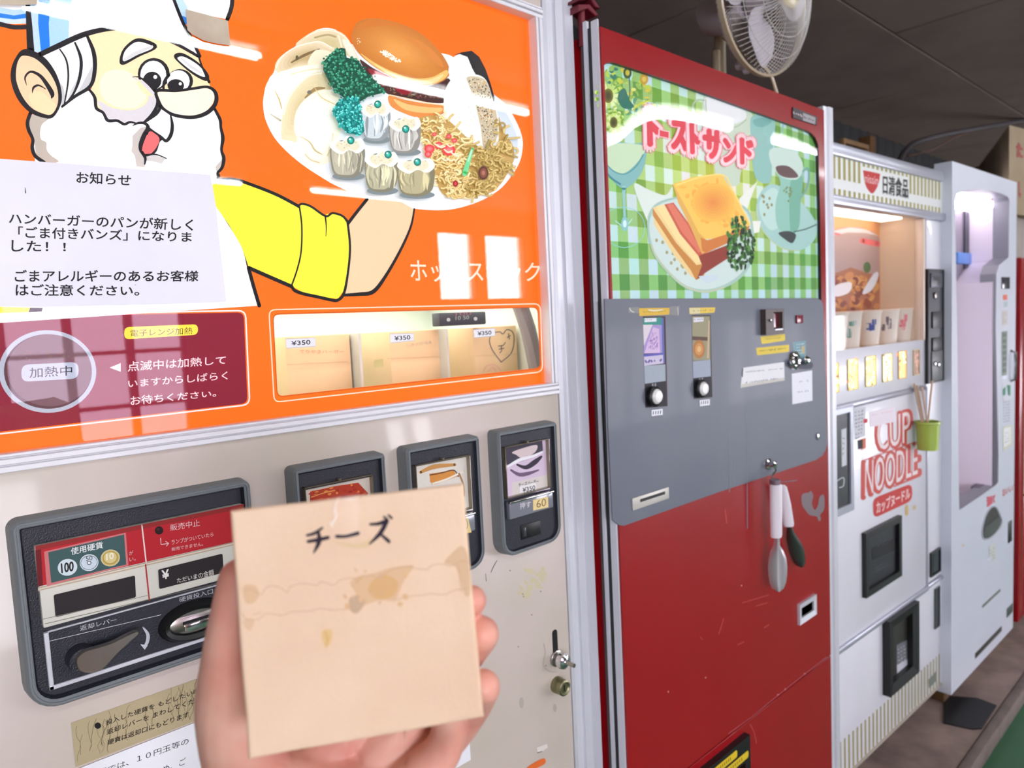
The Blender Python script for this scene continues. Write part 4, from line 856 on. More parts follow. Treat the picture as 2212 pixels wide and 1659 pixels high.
for p in scatter(ZM('790,1180 830,1160 880,1250 910,1320 890,1420 820,1480 760,1430 750,1300'), 190): a.ell(random.choice(((28, 64, 30), (44, 92, 40), (70, 130, 50), (20, 44, 24), (96, 156, 70))), p, random.uniform(1.6, 4), random.uniform(3, 8), random.uniform(-20, 20), 7)
a.fill((206, 222, 228), ZM('600,1500 700,1490 710,1520 640,1540')); 
# lettering
for ch, q in (('ト', '325,590 378,600 388,800 330,800'), ('ー', '388,704 440,716 440,752 388,740'), ('ス', '448,645 545,655 540,830 455,815'), ('ト', '556,660 602,675 604,845 562,840'), ('サ', '622,688 735,710 728,870 628,865'), ('ン', '730,742 815,760 815,892 738,885'), ('ド', '826,740 900,762 885,900 830,895')):
    Q = ZM(q)
    for off, cc in ((.14, (236, 130, 138)), (.115, (250, 214, 218)), (.06, (226, 74, 86))): a.text(cc, ch, Q if off > .08 else [(lerp(p, (sum(x[0] for x in Q) / 4, sum(x[1] for x in Q) / 4), .14)) for p in Q], off)
a.build('printed_picture', po_panel)
# dished clear cover over the poster
b = MB(); G = 22; vs = []
for j in range(G + 1):
    for i in range(G + 1):
        u = i / G; v = j / G; d = (1 - (2 * u - 1) ** 6) * (1 - (2 * v - 1) ** 2); vs.append((px_0 + (px_1 - px_0) * u, -.0025 + .0052 * d, pz0 + (pz1 - pz0) * v))
b.add(vs, [(j * (G + 1) + i, j * (G + 1) + i + 1, (j + 1) * (G + 1) + i + 1, (j + 1) * (G + 1) + i) for j in range(G) for i in range(G)], PANE, smooth=True); b.build('clear_cover', M2)
# grey control panel
yg = -.0055
gp = [m2.h(p, yg) for p in ZN('116,18 1580,12 1608,26 1622,56 1640,560 1652,1010 1642,1060 1615,1100 1575,1128 900,1352 250,1583 215,1578 172,1545 140,900')]
b = MB(); b.prism(gp, yg, yp, GRYE, .0005); GPN = b.build('control_panel', M2)
a = Art(m2, yg - .0001, PRINT)
def slotcol(q, art_fn, btn, r):
    pass
# product columns
a.fill((64, 40, 36), ZBT('298,205 598,205 628,1398 332,1420')); a.fill((34, 32, 40), ZBT('325,1105 600,1060 612,1395 335,1415')); a.fill((162, 174, 184), ZBT('318,862 598,842 602,1062 326,1100'))
a.fill((60, 148, 136), ZBT('302,228 550,218 555,320 302,318')); a.fill((224, 214, 222), ZBT('302,318 430,315 312,600')); a.fill((170, 150, 206), ZBT('430,316 560,320 570,690 312,700 312,600')); a.fill((214, 190, 222), ZBT('435,350 512,372 528,690 320,696'))
for p in scatter(ZBT('420,420 490,430 500,640 360,640'), 50): a.ell(random.choice(((150, 110, 180), (190, 160, 206), (166, 130, 190))), p, 1, 3, 10, 6)
a.fill((96, 110, 180), ZBT('548,225 575,225 590,830 560,832')); a.fill((96, 96, 190), ZBT('312,712 562,690 562,716 314,742')); a.fill((206, 198, 220), ZBT('314,742 566,716 570,830 318,862')); scrib(a, (110, 96, 160), ZBT('322,760 556,735 558,835 326,855'), 1, 6, 4); a.fill((236, 238, 242), ZBT('320,232 480,228 480,274 322,282')); scrib(a, (90, 90, 100), ZBT('325,235 475,230 475,262 326,268'), 1, 6, 1.6)
a.fill((58, 50, 46), ZBT('950,188 1198,188 1222,1278 975,1302')); a.fill((34, 32, 40), ZBT('970,1028 1208,1002 1220,1270 978,1298')); a.fill((160, 170, 186), ZBT('962,802 1196,780 1202,1000 968,1026')); a.fill((156, 150, 118), ZBT('952,205 1188,205 1196,780 962,795')); a.fill((92, 66, 54), ZBT('955,470 1160,480 1160,530 957,520')); a.blob([(180, 120, 60), (206, 146, 80), (226, 180, 120)], ZBT('1045,640')[0], 13, 20); a.fill((206, 180, 140), ZBT('1170,260 1188,260 1175,760 1150,760')); a.fill((226, 228, 236), ZBT('972,222 1105,218 1105,272 974,284')); scrib(a, (120, 124, 136), ZBT('980,225 1100,222 1100,262 980,268'), 1, 6, 1.6)
for q, bx in (('420,1100 440,1095 440,1140 420,1145', 0), ('455,1095 475,1092 475,1138 455,1142', 0), ('1045,1030 1062,1026 1062,1060 1046,1064', 0), ('1080,1024 1098,1020 1098,1056 1082,1058', 0)): a.fill((150, 152, 160), ZBT(q))
a.fill((226, 186, 66), pxrr(ZBT('248,98 655,92 650,182 252,202'), 2)); a.fill((232, 200, 80), pxrr(ZBT('912,92 1262,86 1250,156 918,178'), 2)); a.fill((222, 214, 160), ZBT('918,96 1060,94 1060,168 920,175')); scrib(a, (150, 120, 50), ZBT('300,110 630,105 630,165 300,180'), 1, 12, 1.2); scrib(a, (150, 120, 50), ZBT('960,105 1240,98 1240,145 960,160'), 1, 9, 1.2)
for q in ('105,90 248,80 248,165 105,158', '655,75 790,68 775,195 650,185'): a.fill((140, 142, 140), ZBT(q))
a.stroke((226, 228, 224), ZBT('125,95 140,130 180,150'), 1.6); a.stroke((236, 230, 196), ZBT('380,120 450,130 560,118'), 3); a.stroke((206, 206, 200), ZBT('760,90 772,185'), 1.4)
a.fill((240, 242, 248), ZBT('414,1450 562,1432 562,1512 416,1530')); a.fill((240, 242, 248), ZBT('1052,1318 1188,1305 1188,1382 1056,1400'))
for k in range(4): a.stroke((40, 42, 50), ZBT('%d,%d %d,%d' % (440 + k * 32, 1468 - k * 3, 436 + k * 32, 1505 - k * 3)), 1.8, sm=False); a.stroke((50, 54, 64), ZBT('%d,%d %d,%d' % (1078 + k * 28, 1335 - k * 3, 1074 + k * 28, 1370 - k * 3)), 1.7, sm=False)
a.build('product_labels', GPN); a = Art(m2, yg - .0001, PRINT)
# coin side
a.fill((232, 206, 70), pxrr(ZCM('270,555 612,520 612,610 290,660'), 2.5)); a.fill((232, 206, 70), pxrr(ZCM('212,712 668,666 668,765 226,816'), 2.5)); scrib(a, (120, 104, 40), ZCM('330,560 560,538 560,600 330,628'), 1, 10, 1.2); scrib(a, (110, 92, 30), ZCM('250,720 620,685 620,750 250,790'), 1, 16, 1.6)
a.fill((120, 160, 168), ZCM('715,635 900,608 902,840 735,850')); scrib(a, (200, 220, 224), ZCM('740,650 880,630 885,800 745,815'), 4, 5, 1.8); a.fill((196, 176, 120), ZCM('840,690 880,685 882,780 842,785'))
a.fill((236, 238, 240), ZCM('35,985 600,905 606,1160 0,1262 12,1110')); a.fill((206, 204, 196), ZCM('0,1215 606,1120 606,1160 0,1262')); scrib(a, (110, 112, 120), ZCM('60,1020 585,950 585,1040 60,1070'), 1, 20, 1.5); scrib(a, (100, 102, 110), ZCM('60,1170 520,1100 520,1160 60,1215'), 1, 16, 1.6); a.stroke((30, 30, 36), ZCM('28,1000 22,1110'), 2.2, sm=False)
a.fill((238, 240, 248), ZCM('704,1068 985,1020 990,1438 712,1490')); scrib(a, (176, 178, 204), ZCM('750,1150 940,1120 940,1200 750,1225'), 1, 7, 2); scrib(a, (172, 176, 204), ZCM('755,1290 940,1265 940,1340 755,1360'), 1, 7, 2)
a.fill((66, 70, 82), ZCM('640,920 960,900 960,1000 660,985'), True)
for s_ in ('1010,1090 1012,1300', '1095,800 1100,1600', '1330,1280 1440,1270', '970,900 975,1350'): a.stroke((122, 130, 142), ZN(s_), 1.2, sm=False)
a.build('printed_labels', GPN)
for q, r_ in (('500,1270', .0128), ('1120,1165', .0124)):
    b = MB(); c0 = m2.h(ZBT(q)[0], yg - .012); b.lathe([(r_ * 1.35, yg), (r_ * 1.35, yg - .008), (r_ * 1.1, yg - .010), (r_ * 1.02, yg - .008)], BLACK, (c0[0], 0, c0[1])); b.lathe([(r_, yg - .006), (r_, yg - .011), (r_ * .75, yg - .0145), (.0001, yg - .0155)], mat('white_button', (238, 238, 234), .3, coat=.4), (c0[0], 0, c0[1])); b.build('push_button', GPN)
b = MB(); r_ = m2.rect(ZCM('345,178 600,172 602,520 350,525'), yg - .012); BRN = mat('brown_bezel', (78, 66, 62), .4)
ri = m2.rect(ZCM('432,240 535,235 538,425 436,430'), yg - .006)
g = lambda R, y: [(R[0], y, R[3]), (R[1], y, R[3]), (R[1], y, R[2]), (R[0], y, R[2])]
b.loft([g(r_, yg), g(r_, yg - .012), g((ri[0] - .004, ri[1] + .001, ri[2] - .003, ri[3] + .003), yg - .012), g(ri, yg - .004)], BRN, cap1=mat('red_display', (92, 10, 26), .15, coat=.5)); b.box(ri[0], ri[1] + .001, yg - .0125, yg - .011, ri[2] - .006, ri[2] - .003, ALU)
nb = m2.h(ZCM('396,335')[0], yg - .012); b.lathe([(.003, yg - .012), (.003, yg - .016), (.0001, yg - .017)], CHROME, (nb[0], 0, nb[1]), n=10); b.build('amount_display', GPN)
b = MB(); r_ = m2.rect(ZCM('778,262 862,255 864,368 780,372'), yg - .004); b.box(r_[0], r_[1], yg - .004, yg, r_[2], r_[3], mat('red_lens', (130, 14, 34), .25, coat=.5), .001); b.build('indicator_lamp', GPN)
b = MB(); cc = m2.h(ZCM('790,885')[0], yg - .01); b.lathe([(.022, yg), (.020, yg - .006), (.015, yg - .009), (.012, yg - .006)], CHROME, (cc[0], 0, cc[1]), n=20); b.box(cc[0] - .002, cc[0] + .002, yg - .010, yg - .004, cc[1] - .010, cc[1] + .010, BLACK); b.box(cc[0] - .028, cc[0] - .012, yg - .012, yg - .002, cc[1] - .007, cc[1] + .004, CHROME, .003); c2 = m2.h(ZCM('925,880')[0], yg - .01); b.lathe([(.009, yg), (.010, yg - .008), (.006, yg - .014), (.0001, yg - .015)], CHROME, (c2[0], 0, c2[1]), n=16); b.build('coin_slot', GPN)
b = MB(); cc = m2.h(ZN('1582,966')[0], yg); b.lathe([(.008, yg), (.008, yg - .003), (.0055, yg - .004), (.0001, yg - .004)], CHROME, (cc[0], 0, cc[1]), n=16); b.build('lock', GPN)
b = MB(); r_ = m2.rect(ZN('300,1392 552,1315 554,1395 304,1475'), yg); 
b.box(r_[0], r_[1], yg - .002, yg, r_[2], r_[3], mat('cream_plate', (206, 204, 194), .4, .2), .0006); b.box(r_[0] + .02, r_[1] - .012, yg - .0024, yg - .0018, (r_[2] + r_[3]) / 2, (r_[2] + r_[3]) / 2 + .005, BLACK); b.build('card_slot_plate', GPN)
b = MB(); hk = m2.h(ZTG('320,210')[0], -.012); b.lathe([(.013, yg), (.012, yg - .003), (.006, yg - .005), (.005, -.018), (.009, -.021), (.0001, -.025)], CHROME, (hk[0], 0, hk[1]), n=16)
hh = m2.h(ZTG('330,345')[0], -.03); b.tube([(hk[0], -.018, hk[1]), (hk[0] + .001, -.022, hk[1] - .012), (hh[0], -.030, hh[1] + .002), (hh[0] + .001, -.034, hh[1] - .004)], .002, STEEL); b.build('hook', GPN)
a = Art(m2, yp - .0002, PRINT)
a.fill((126, 112, 116), ZTG('640,560 660,520 720,505 738,490 765,540 750,620 780,690 815,640 830,560 862,530 882,560 880,680 840,740 845,790 825,808 800,760 730,745 680,690 650,640'), True)
for s_ in ('990,600 1160,550', '1080,620 1150,600', '960,870 1000,850', '840,800 870,700', '720,820 735,835', '1130,760 1160,740', '1040,1380 1065,1430 1080,1500', '880,0 890,90'): a.stroke((196, 66, 66), ZO(s_), [1.5] * len(ZO(s_)))
for q in ('1390,1055', '1265,1155', '1218,1190', '755,1080', '515,1170', '985,490'): a.ell((206, 120, 120), ZO(q)[0], 1.5, 2)
a.stroke((206, 110, 120), ZO('900,1440 1060,1325 1210,1200 1400,1050 1535,945'), .8, sm=False)
a.build('scratches', M2)
b = MB(); ro = m2.rect(ZO('1352,605 1460,552 1464,672 1356,742'), yp - .004); ri = (ro[0] + .012, ro[1] - .010, ro[2] + .012, ro[3] - .012)
b.loft([g(ro, yp), g(ro, yp - .006), g(ri, yp - .004), g(ri, yp)], ALU, cap1=mat('dark_brown', (60, 22, 20), .5)); b.build('door_latch', M2)
ox1, oz1 = m2.h(ZO('1028,1440')[0], -.012); 
b = MB(); ox0 = ox1 - .42; R0 = (ox0, ox1, oz1 - .24, oz1); R1 = (ox0 + .02, ox1 - .02, oz1 - .22, oz1 - .05)
b.loft([g(R0, yp), g(R0, -.016), g(R1, -.016), g(R1, .05)], BLACK, cap1=True); OUT = b.build('pickup_opening', M2)
a = Art(m2, -.0162, PRINT)
L = [m2.h(p, a.y) for p in ZO('925,1492 1000,1500 700,1659 815,1659')]
for zc, xe in ((oz1 - .016, ox1 - .05), (oz1 - .036, ox1 - .008)):
    a.nx(); a.add([(x, a.y, z) for x, z in rr(ox0 + .02, xe, zc - .0075, zc + .0075, .005)], [list(range(24))], PRINT, rgb(226, 196, 44))
    a.nx(); 
    for k in range(46): x = ox0 + .03 + k * (xe - ox0 - .05) / 46; a.add([(x, a.y, zc - .003), (x + .003, a.y, zc - .003), (x + .003, a.y, zc + .003), (x, a.y, zc + .003)], [(0, 1, 2, 3)], PRINT, rgb(120, 96, 20))
a.build('printed_labels', OUT)
b = MB(); q = [m2.h(p, yp) for p in ZM('1108,583 1240,636 1236,682 1108,642')]; b.prism([q[0], q[1], q[2], q[3]], yp - .003, yp, mat('nameplate', (70, 60, 64), .4), .0005)
nm = b.build('nameplate', M2); a = Art(m2, yp - .0032, PRINT); a.fill((168, 164, 166), ZM('1168,612 1236,638 1233,676 1168,655')); scrib(a, (196, 190, 192), ZM('1115,595 1165,615 1165,645 1115,628'), 1, 4, 2.5); scrib(a, (90, 84, 88), ZM('1172,622 1230,645 1228,668 1172,650'), 1, 5, 2.5); a.build('printed_mark', nm)
for s_, yy in (('488,0 600,-20 684,98 640,85 600,15 488,28', .03), ('488,62 590,62 672,160 640,165 570,100 488,128', .035)):
    b = MB(); pf = [m2.h(p, yy) for p in ZL(s_)]; b.prism(pf, yy - .012, yy + .02, MAROON, .001); b.build('hinge_leaf', M2)
b = MB(); b.lathe([(.006, 1.80), (.006, 1.86)], MAROON, (X0 + .004, .035, 0), 'z', 12); b.build('hinge_pin', M2)

# tongs on the hook
ty = -.036
TG = empty('serving_tongs', (m2.h(ZTG('360,400')[0], ty)[0], .73 + ty, m2.h(ZTG('360,400')[0], ty)[1]), 'white handled steel serving tongs hanging from the hook on the red machine', 'tongs')
tl = Vector(TG.location)
def T3(s, y=ty): return [Vector((q[0], .73 + y, q[1])) - tl for q in (m2.h(p, y) for p in ZTG(s))]
WH = mat('white_grip', (238, 232, 240), .35, coat=.3)
VR = Vector((.738, -.673, 0)); VT = Vector((.673, .738, 0))
def flat(mb, cl, ws, th, m, R=None):
    """rounded bar along a centreline with half widths ws and half thickness th"""
    loops = []
    for (p, w) in zip(cl, ws):
        loops.append([tuple(p + VR * (w * math.cos(t)) + VT * (th * math.sin(t))) for t in [2 * math.pi * k / 12 for k in range(12)]])
    mb.loft(loops, m, cap0=True, cap1=True, smooth=True)
pxm = 1.42 / 1534 / 4.88 * 1.25
b = MB(); flat(b, T3('362,370 362,380 362,410 362,418'), [.010, .0105, .0105, .009], .012, mat('grey_cap', (130, 110, 122), .4)); b.build('pivot_cap', TG)
b = MB(); flat(b, T3('370,418 373,430 374,700 376,960 376,982'), [.010, .0125, .0125, .0118, .010], .006, WH); b.build('handle', TG)
b = MB(); flat(b, T3('425,425 440,450 478,640 505,840 508,865', -.022), [.007, .0095, .011, .0115, .010], .005, WH); b.build('handle', TG)
def spoon(s0, W_, y, m, nt=0):
    cl = T3(s0, y); mb = MB(); loops = []
    n = len(cl)
    for p, w in zip(cl, W_):
        lp = []
        for k in range(13): 
            t = -1 + 2 * k / 12; lp.append(tuple(p + VR * (w * t) + VT * ((t * t) * .008 - .008)))
        for k in range(13):
            t = 1 - 2 * k / 12; lp.append(tuple(p + VR * (w * t) + VT * ((t * t) * .007 - .0068)))
        loops.append(lp)
    mb.loft(loops, m, cap0=True, cap1=True, smooth=True); return mb
SCP = mat('scoop_steel', (206, 200, 206), .22, .55)
spoon('382,980 380,1060 384,1120 388,1200 390,1290 392,1380 393,1460 393,1520 393,1540', [.006, .0065, .013, .0178, .0195, .0188, .0165, .012, .005], ty, SCP).build('steel_scoop', TG)
spoon('512,860 525,930 548,1000 572,1060 590,1120 605,1180 618,1230 628,1270 632,1285', [.005, .0085, .013, .0155, .0165, .0155, .0135, .010, .005], -.02, mat('dark_steel', (74, 82, 76), .3, .5)).build('steel_scoop', TG)

# ================================================================== cup noodle machine
m3 = Fr(1.795, .775, -2.03)
M3 = empty('vending_machine', (1.795, .775, 0), 'white instant noodle vending machine with gold striped sign and lit display window', 'vending machine', deg=-2.03)
WHT = mat('white_enamel', (230, 231, 238), .3, 0, .5, coat=.3, var=.04, vscale=5)
TRIM = mat('silver_trim', (190, 192, 204), .3, .5)
R3 = m3.h((2039, 1250))[0] - .003; L3 = -.035; zt3 = m3.h((1795, 309))[1]; zb3 = m3.h((1851, 1653))[1]
wr = m3.rect(ZQ('75,600 655,688 662,1470 95,1532')); dd = m3.side(ZQ('388,1000')[0], wr[1])[0]
WL3 = m3.h(ZQ('20,1000')[0])[0] - .1
b = MB(); b.box(L3, R3, dd + .02, .72, zb3, zt3 - .01, WHT, .004); b.box(L3, R3, .02, dd + .02, zb3, wr[2] - .01, WHT, .003); b.box(L3, R3, .02, dd + .02, wr[3] + .02, zt3 - .01, WHT, .003); b.box(wr[1] + .012, R3, .02, dd + .02, wr[2] - .01, wr[3] + .02, WHT); b.box(L3, L3 + .01, .02, dd + .02, wr[2] - .01, wr[3] + .02, WHT)
b.build('cabinet', M3)
b = MB(); ymid = m3.h(ZR('800,900')[0])[0]
b.box(L3, ymid - .002, 0, .02, m3.h(ZS('145,790')[0])[1], m3.h(ZR('120,350')[0])[1] - .01, WHT, .002); b.build('middle_door', M3)
b = MB(); b.box(ymid + .002, R3 - .002, 0, .02, m3.h(ZS('860,245')[0])[1], wr[3], WHT, .002); b.build('side_door', M3)
zr1 = m3.h(ZS('145,770')[0])[1]
b = MB(); b.box(L3, R3 - .002, 0, .02, zb3, zr1 - .004, WHT, .002); LD3 = b.build('lower_door', M3)
zbt = m3.h(ZR('120,350')[0])[1]
b = MB(); b.box(L3, ymid - .002, 0, .02, zbt + .006, wr[2] + .001, WHT, .002); BP3 = b.build('button_panel', M3)
def bar3(p0, p1, h, y=-.008, m=TRIM, name='trim_rail'):
    a0 = m3.h(p0, y); a1 = m3.h(p1, y); z = (a0[1] + a1[1]) / 2; b = MB(); b.box(a0[0], a1[0], y, .02, z - h / 2, z + h / 2, m, min(.004, h * .35)); return b.build(name, M3)
bar3(ZT('250,1270')[0], ZT('1410,1590')[0], .030, -.014)
za = m3.h(Z3('100,1140')[0])[1]
b = MB(); b.box(L3, R3 - .002, -.012, .02, wr[3] - .0, za + .014, TRIM, .005); b.build('trim_rail', M3)
bar3((1780, 890), ZR('720,215')[0], .014, -.006)
z_ = zr1; b = MB(); b.box(L3, ymid, -.008, .02, z_ - .010, z_ + .006, TRIM, .004); b.box(ymid, R3 - .004, -.006, .02, z_ - .006, z_ + .006, TRIM, .003); b.build('trim_rail', M3)
b = MB(); b.box(ymid - .004, ymid + .003, -.004, .02, z_, m3.h(ZR('800,190')[0])[1], TRIM, .001); b.build('seam_trim', M3)
b = MB(); b.box(wr[1], wr[1] + .012, -.004, .02, wr[2], wr[3], mat('cream_jamb', (226, 206, 190), .4), .002); b.box(R3 - .012, R3, -.004, .02, zb3, zt3 - .02, WHT, .003); b.build('side_jamb', M3)
# striped sign
b = MB(); b.box(L3, R3 - .012, -.004, .02, za + .012, zt3 - .026, mat('sign_white', (236, 240, 236), .35), .001); SG3 = b.build('sign_board', M3)
a = Art(m3, -.0043, PRINT); GO = (166, 158, 88)
sx0 = m3.h(Z3('100,500')[0], a.y)[0]; sx1 = m3.h(Z3('2032,900')[0], a.y)[0]; zz = [m3.h(Z3(q)[0], a.y)[1] for q in ('100,212', '100,722', '655,512', '100,905', '100,1062')]
per = (sx1 - sx0) / 25
def bar(xa, xb, z0, z1, col): a.add([(xa, a.y, z0), (xb, a.y, z0), (xb, a.y, z1), (xa, a.y, z1)], [(0, 1, 2, 3)], PRINT, rgb(*col))
for k in range(-3, 26):
    x = sx0 + per * k; hw = per * .25; lo_ = zz[2] if 6 <= k <= 16 else zz[1]
    bar(x - hw, x + hw, lo_, zz[0], GO); bar(x - hw, x + hw, zz[4], zz[3], GO)
a.fill((200, 50, 48), cr(Z3('632,575 790,605 948,642'), False, 3) + cr(Z3('948,642 925,800 870,930 800,1005 720,930 665,800 632,575'), False, 4))
a.text((240, 200, 200), 'nissin', Z3('662,650 912,700 908,850 676,800'), .0); a.text((40, 42, 40), '日清食品', Z3('1000,665 1460,745 1460,1090 1000,1005'), .022)
a.build('printed_stripes', SG3)
# display window interior
b = MB(); BK = mat('showcase_beige', (214, 190, 164), .6)
b.box(L3 + .01, wr[1], dd, dd + .01, wr[2] - .01, wr[3] + .02, mat('showcase_back', (214, 150, 96), .6)); b.box(wr[1] + .0, wr[1] + .004, .02, dd, wr[2] - .01, wr[3] + .02, BK); b.box(L3 + .01, wr[1], .02, dd, wr[2] - .012, wr[2] - .004, BK); b.build('showcase', M3)
b = MB(); b.box(L3 + .03, wr[1] - .04, .04, dd - .02, wr[3] + .002, wr[3] + .012, mat('diffuser', (255, 240, 222), emis=3.2), .002); b.build('showcase_lamp', M3)
a = Art(m3, dd - .001, PRINT)
a.fill((176, 150, 146), ZQ('40,800 90,760 180,740 260,745 340,770 385,810 385,1060 240,1040 40,1060')); a.fill((206, 196, 196), ZQ('80,770 200,745 300,758 380,800 300,780 180,775 80,800')); a.stroke((222, 110, 112), ZQ('275,830 375,850'), 12, sm=False); a.stroke((214, 120, 124), ZQ('80,780 130,790'), 5)
a.fill((170, 112, 86), ZQ('40,1060 200,1000 385,1060 385,1280 40,1280')); 
for p in scatter(ZQ('60,1040 380,1040 380,1270 60,1270'), 70): a.ell(random.choice(((196, 130, 70), (150, 84, 64), (214, 160, 100), (130, 70, 60), (206, 140, 90))), p, random.uniform(3, 12), random.uniform(3, 9), random.uniform(0, 180), 10)
a.fill((236, 232, 236), ZQ('95,1120 200,1095 190,1160 100,1185'), True); a.fill((226, 230, 240), ZQ('275,1165 340,1050 375,1030 370,1080 330,1150'), True); a.ell((90, 120, 80), ZQ('305,1000')[0], 8, 12)  # pale patches: white glare painted into the picture
a.build('back_picture', M3)
b = MB(); b.add([(L3 + .01, .004, wr[2]), (wr[1], .004, wr[2]), (wr[1], .004, wr[3]), (L3 + .01, .004, wr[3])], [(0, 1, 2, 3)], PANE); b.build('window_pane', M3)
# noodle cups on the showcase shelf
CUPM = mat('foam_cup', (236, 228, 216), .5); LID = mat('paper_lid', (232, 214, 200), .4)
for i, (u, c1, c2, lab) in enumerate(((92, (110, 84, 120), (214, 170, 60), 'noodle cup with dark purple mark at the left end of the lit shelf'), (182, (90, 150, 130), (200, 214, 206), 'noodle cup with green corner mark on the lit shelf'), (310, (64, 84, 160), (226, 220, 210), 'noodle cup with blue lettering on the lit shelf'), (425, (110, 104, 116), (226, 214, 206), 'noodle cup with grey lettering on the lit shelf'), (520, (226, 120, 130), (240, 206, 204), 'noodle cup with pink marks at the right end of the lit shelf'))):
    yc = .062; q = m3.h(ZQ('%d,1400' % u)[0], yc); wp = m3.o + m3.R.transposed() @ Vector((q[0], yc, 0)); cz = wr[2] - .004
    r = empty('noodle_cup', (wp.x, wp.y, cz), lab, 'cup', 'cups on the lit showcase shelf', deg=-2.03)
    b = MB(); b.lathe([(.026, 0), (.028, .002), (.036, .094), (.038, .097), (.0375, .100)], CUPM, (0, 0, 0), 'z', 20); b.build('cup', r)
    b = MB(); b.lathe([(.038, .0985), (.039, .100), (.038, .102), (.0001, .1025)], LID, (0, 0, 0), 'z', 20); b.build('lid', r)
    b = MB()
    for k in range(7):
        t0 = -2.7 + random.uniform(-.45, .35); z0 = random.uniform(.03, .065); dz = random.uniform(.010, .024); dt = random.uniform(.2, .45)
        R0 = lambda z: .028 + (z / .094) * .008 + .0004
        b.add([(R0(z0) * math.cos(t0), R0(z0) * math.sin(t0), z0), (R0(z0) * math.cos(t0 + dt), R0(z0) * math.sin(t0 + dt), z0), (R0(z0 + dz) * math.cos(t0 + dt), R0(z0 + dz) * math.sin(t0 + dt), z0 + dz), (R0(z0 + dz) * math.cos(t0), R0(z0 + dz) * math.sin(t0), z0 + dz)], [(0, 1, 2, 3)], PRINT, rgb(*(c1 if k < 5 else c2)))
    b.build('printed_mark', r)
# lit selection windows
LITW = printmat('lit_button_print', 2.0, .4)
for i, q in enumerate(('46,1368 80,1358 78,1602 50,1612', '162,1334 248,1326 238,1578 166,1586', '314,1312 402,1300 392,1545 318,1553', '458,1290 542,1280 532,1505 464,1514', '594,1266 660,1258 658,1480 598,1490', '722,1254 772,1248 768,1450 726,1462')):
    r_ = m3.rect(Z3B(q), -.001); b = MB(); w0 = .0025
    g3 = lambda R, y: [(x, y, z) for x, z in rr(R[0], R[1], R[2], R[3], .004, 2)]
    b.loft([g3((r_[0] - w0, r_[1] + w0, r_[2] - w0, r_[3] + w0), 0), g3((r_[0] - w0, r_[1] + w0, r_[2] - w0, r_[3] + w0), -.003), g3(r_, -.003), g3(r_, -.0008)], mat('gold_rim', (170, 150, 96), .3, .6), cap1=LITW)
    o = b.build('selection_button', BP3)
    ca = o.data.color_attributes['Col']; cc = rgb(*((226, 190, 96), (240, 206, 110), (240, 204, 110), (244, 216, 150), (206, 140, 90), (90, 70, 62))[i])
    for d in ca.data: d.color = cc
    a = Art(m3, -.0012, LITW)
    for p in scatter(Z3B(q), 22): a.ell(random.choice(((255, 244, 206), (250, 230, 160), (206, 120, 80), (96, 84, 52), (232, 180, 90))) if i < 5 else (120, 90, 80), p, random.uniform(.8, 3), random.uniform(1, 5), 0, 8)
    a.build('button_picture', BP3)
# lower furniture of the noodle machine
def frame3(q, m_out, m_in, prot=.01, rim=.006, dep=.006, name='framed_panel', par=None, cap=None):
    R = m3.rect(q, -prot); I = (R[0] + rim, R[1] - rim, R[2] + rim, R[3] - rim); G_ = lambda R_, y: [(R_[0], y, R_[3]), (R_[1], y, R_[3]), (R_[1], y, R_[2]), (R_[0], y, R_[2])]
    b = MB(); b.loft([G_(R, 0), G_(R, -prot), G_(I, -prot), G_(I, -prot + dep)], m_out, cap1=m_in); return b.build(name, par or M3), I
DK = mat('dark_panel', (44, 46, 52), .35, var=.3, vscale=40)
b = MB(); lw = m3.h(ZR('218,700')[0])[0]; lwo = m3.h(ZR('240,700')[0])[0]; zA = m3.h(ZR('215,378')[0])[1]; zB = m3.h(ZR('218,1062')[0])[1]
G_ = lambda R_, y: [(R_[0], y, R_[3]), (R_[1], y, R_[3]), (R_[1], y, R_[2]), (R_[0], y, R_[2])]
b.loft([G_((L3 + .004, lwo, zB - .02, zA + .02), 0), G_((L3 + .004, lwo, zB - .02, zA + .02), -.006), G_((L3 + .014, lw, zB, zA), -.006), G_((L3 + .014, lw, zB, zA), -.001)], TRIM, cap1=DK); fp = b.build('framed_panel', M3)
a = Art(m3, -.0014, PRINT); a.fill((206, 210, 214), ZR('165,512 202,500 204,775 168,790')); scrib(a, (90, 92, 100), ZR('172,560 198,555 198,740 172,750'), 5, 1, 1.4); a.stroke((200, 204, 206), ZR('125,900 180,870 180,930 150,945'), 2); a.stroke((90, 94, 104), ZR('120,445 210,425'), 2, sm=False); a.build('printed_labels', fp)
a = Art(m3, -.0004, PRINT)
a.fill((206, 208, 214), ZR('255,352 345,338 340,560 262,590')); scrib(a, (120, 122, 130), ZR('265,370 335,355 325,570 270,590'), 8, 3, 2.2); a.fill((206, 56, 62), ZR('328,435 362,428 360,460 330,466')); a.fill((216, 120, 90), ZR('300,585 348,572 348,650 310,665')); a.fill((24, 20, 24), ZR('284,592 325,585 325,650 288,662'))
def cn(st, q, off1, off2):
    Q = ZCN(q); a.text((204, 84, 74), st, Q, off1); c_ = (sum(p[0] for p in Q) / 4, sum(p[1] for p in Q) / 4); a.text((240, 226, 226), st, [lerp(p, c_, .08) for p in Q], off2); a.text((222, 140, 134), st, [lerp(p, c_, .16) for p in Q], -.028)
cn('CUP', '310,330 795,205 790,650 330,790', .045, .0); cn('NOODLE', '150,900 905,640 905,1075 145,1400', .045, .0)
a.stroke((204, 84, 74), ZCN('180,880 400,800 860,640'), 2.4, sm=False); a.stroke((204, 84, 74), ZCN('560,1235 900,1095'), 3, sm=False)
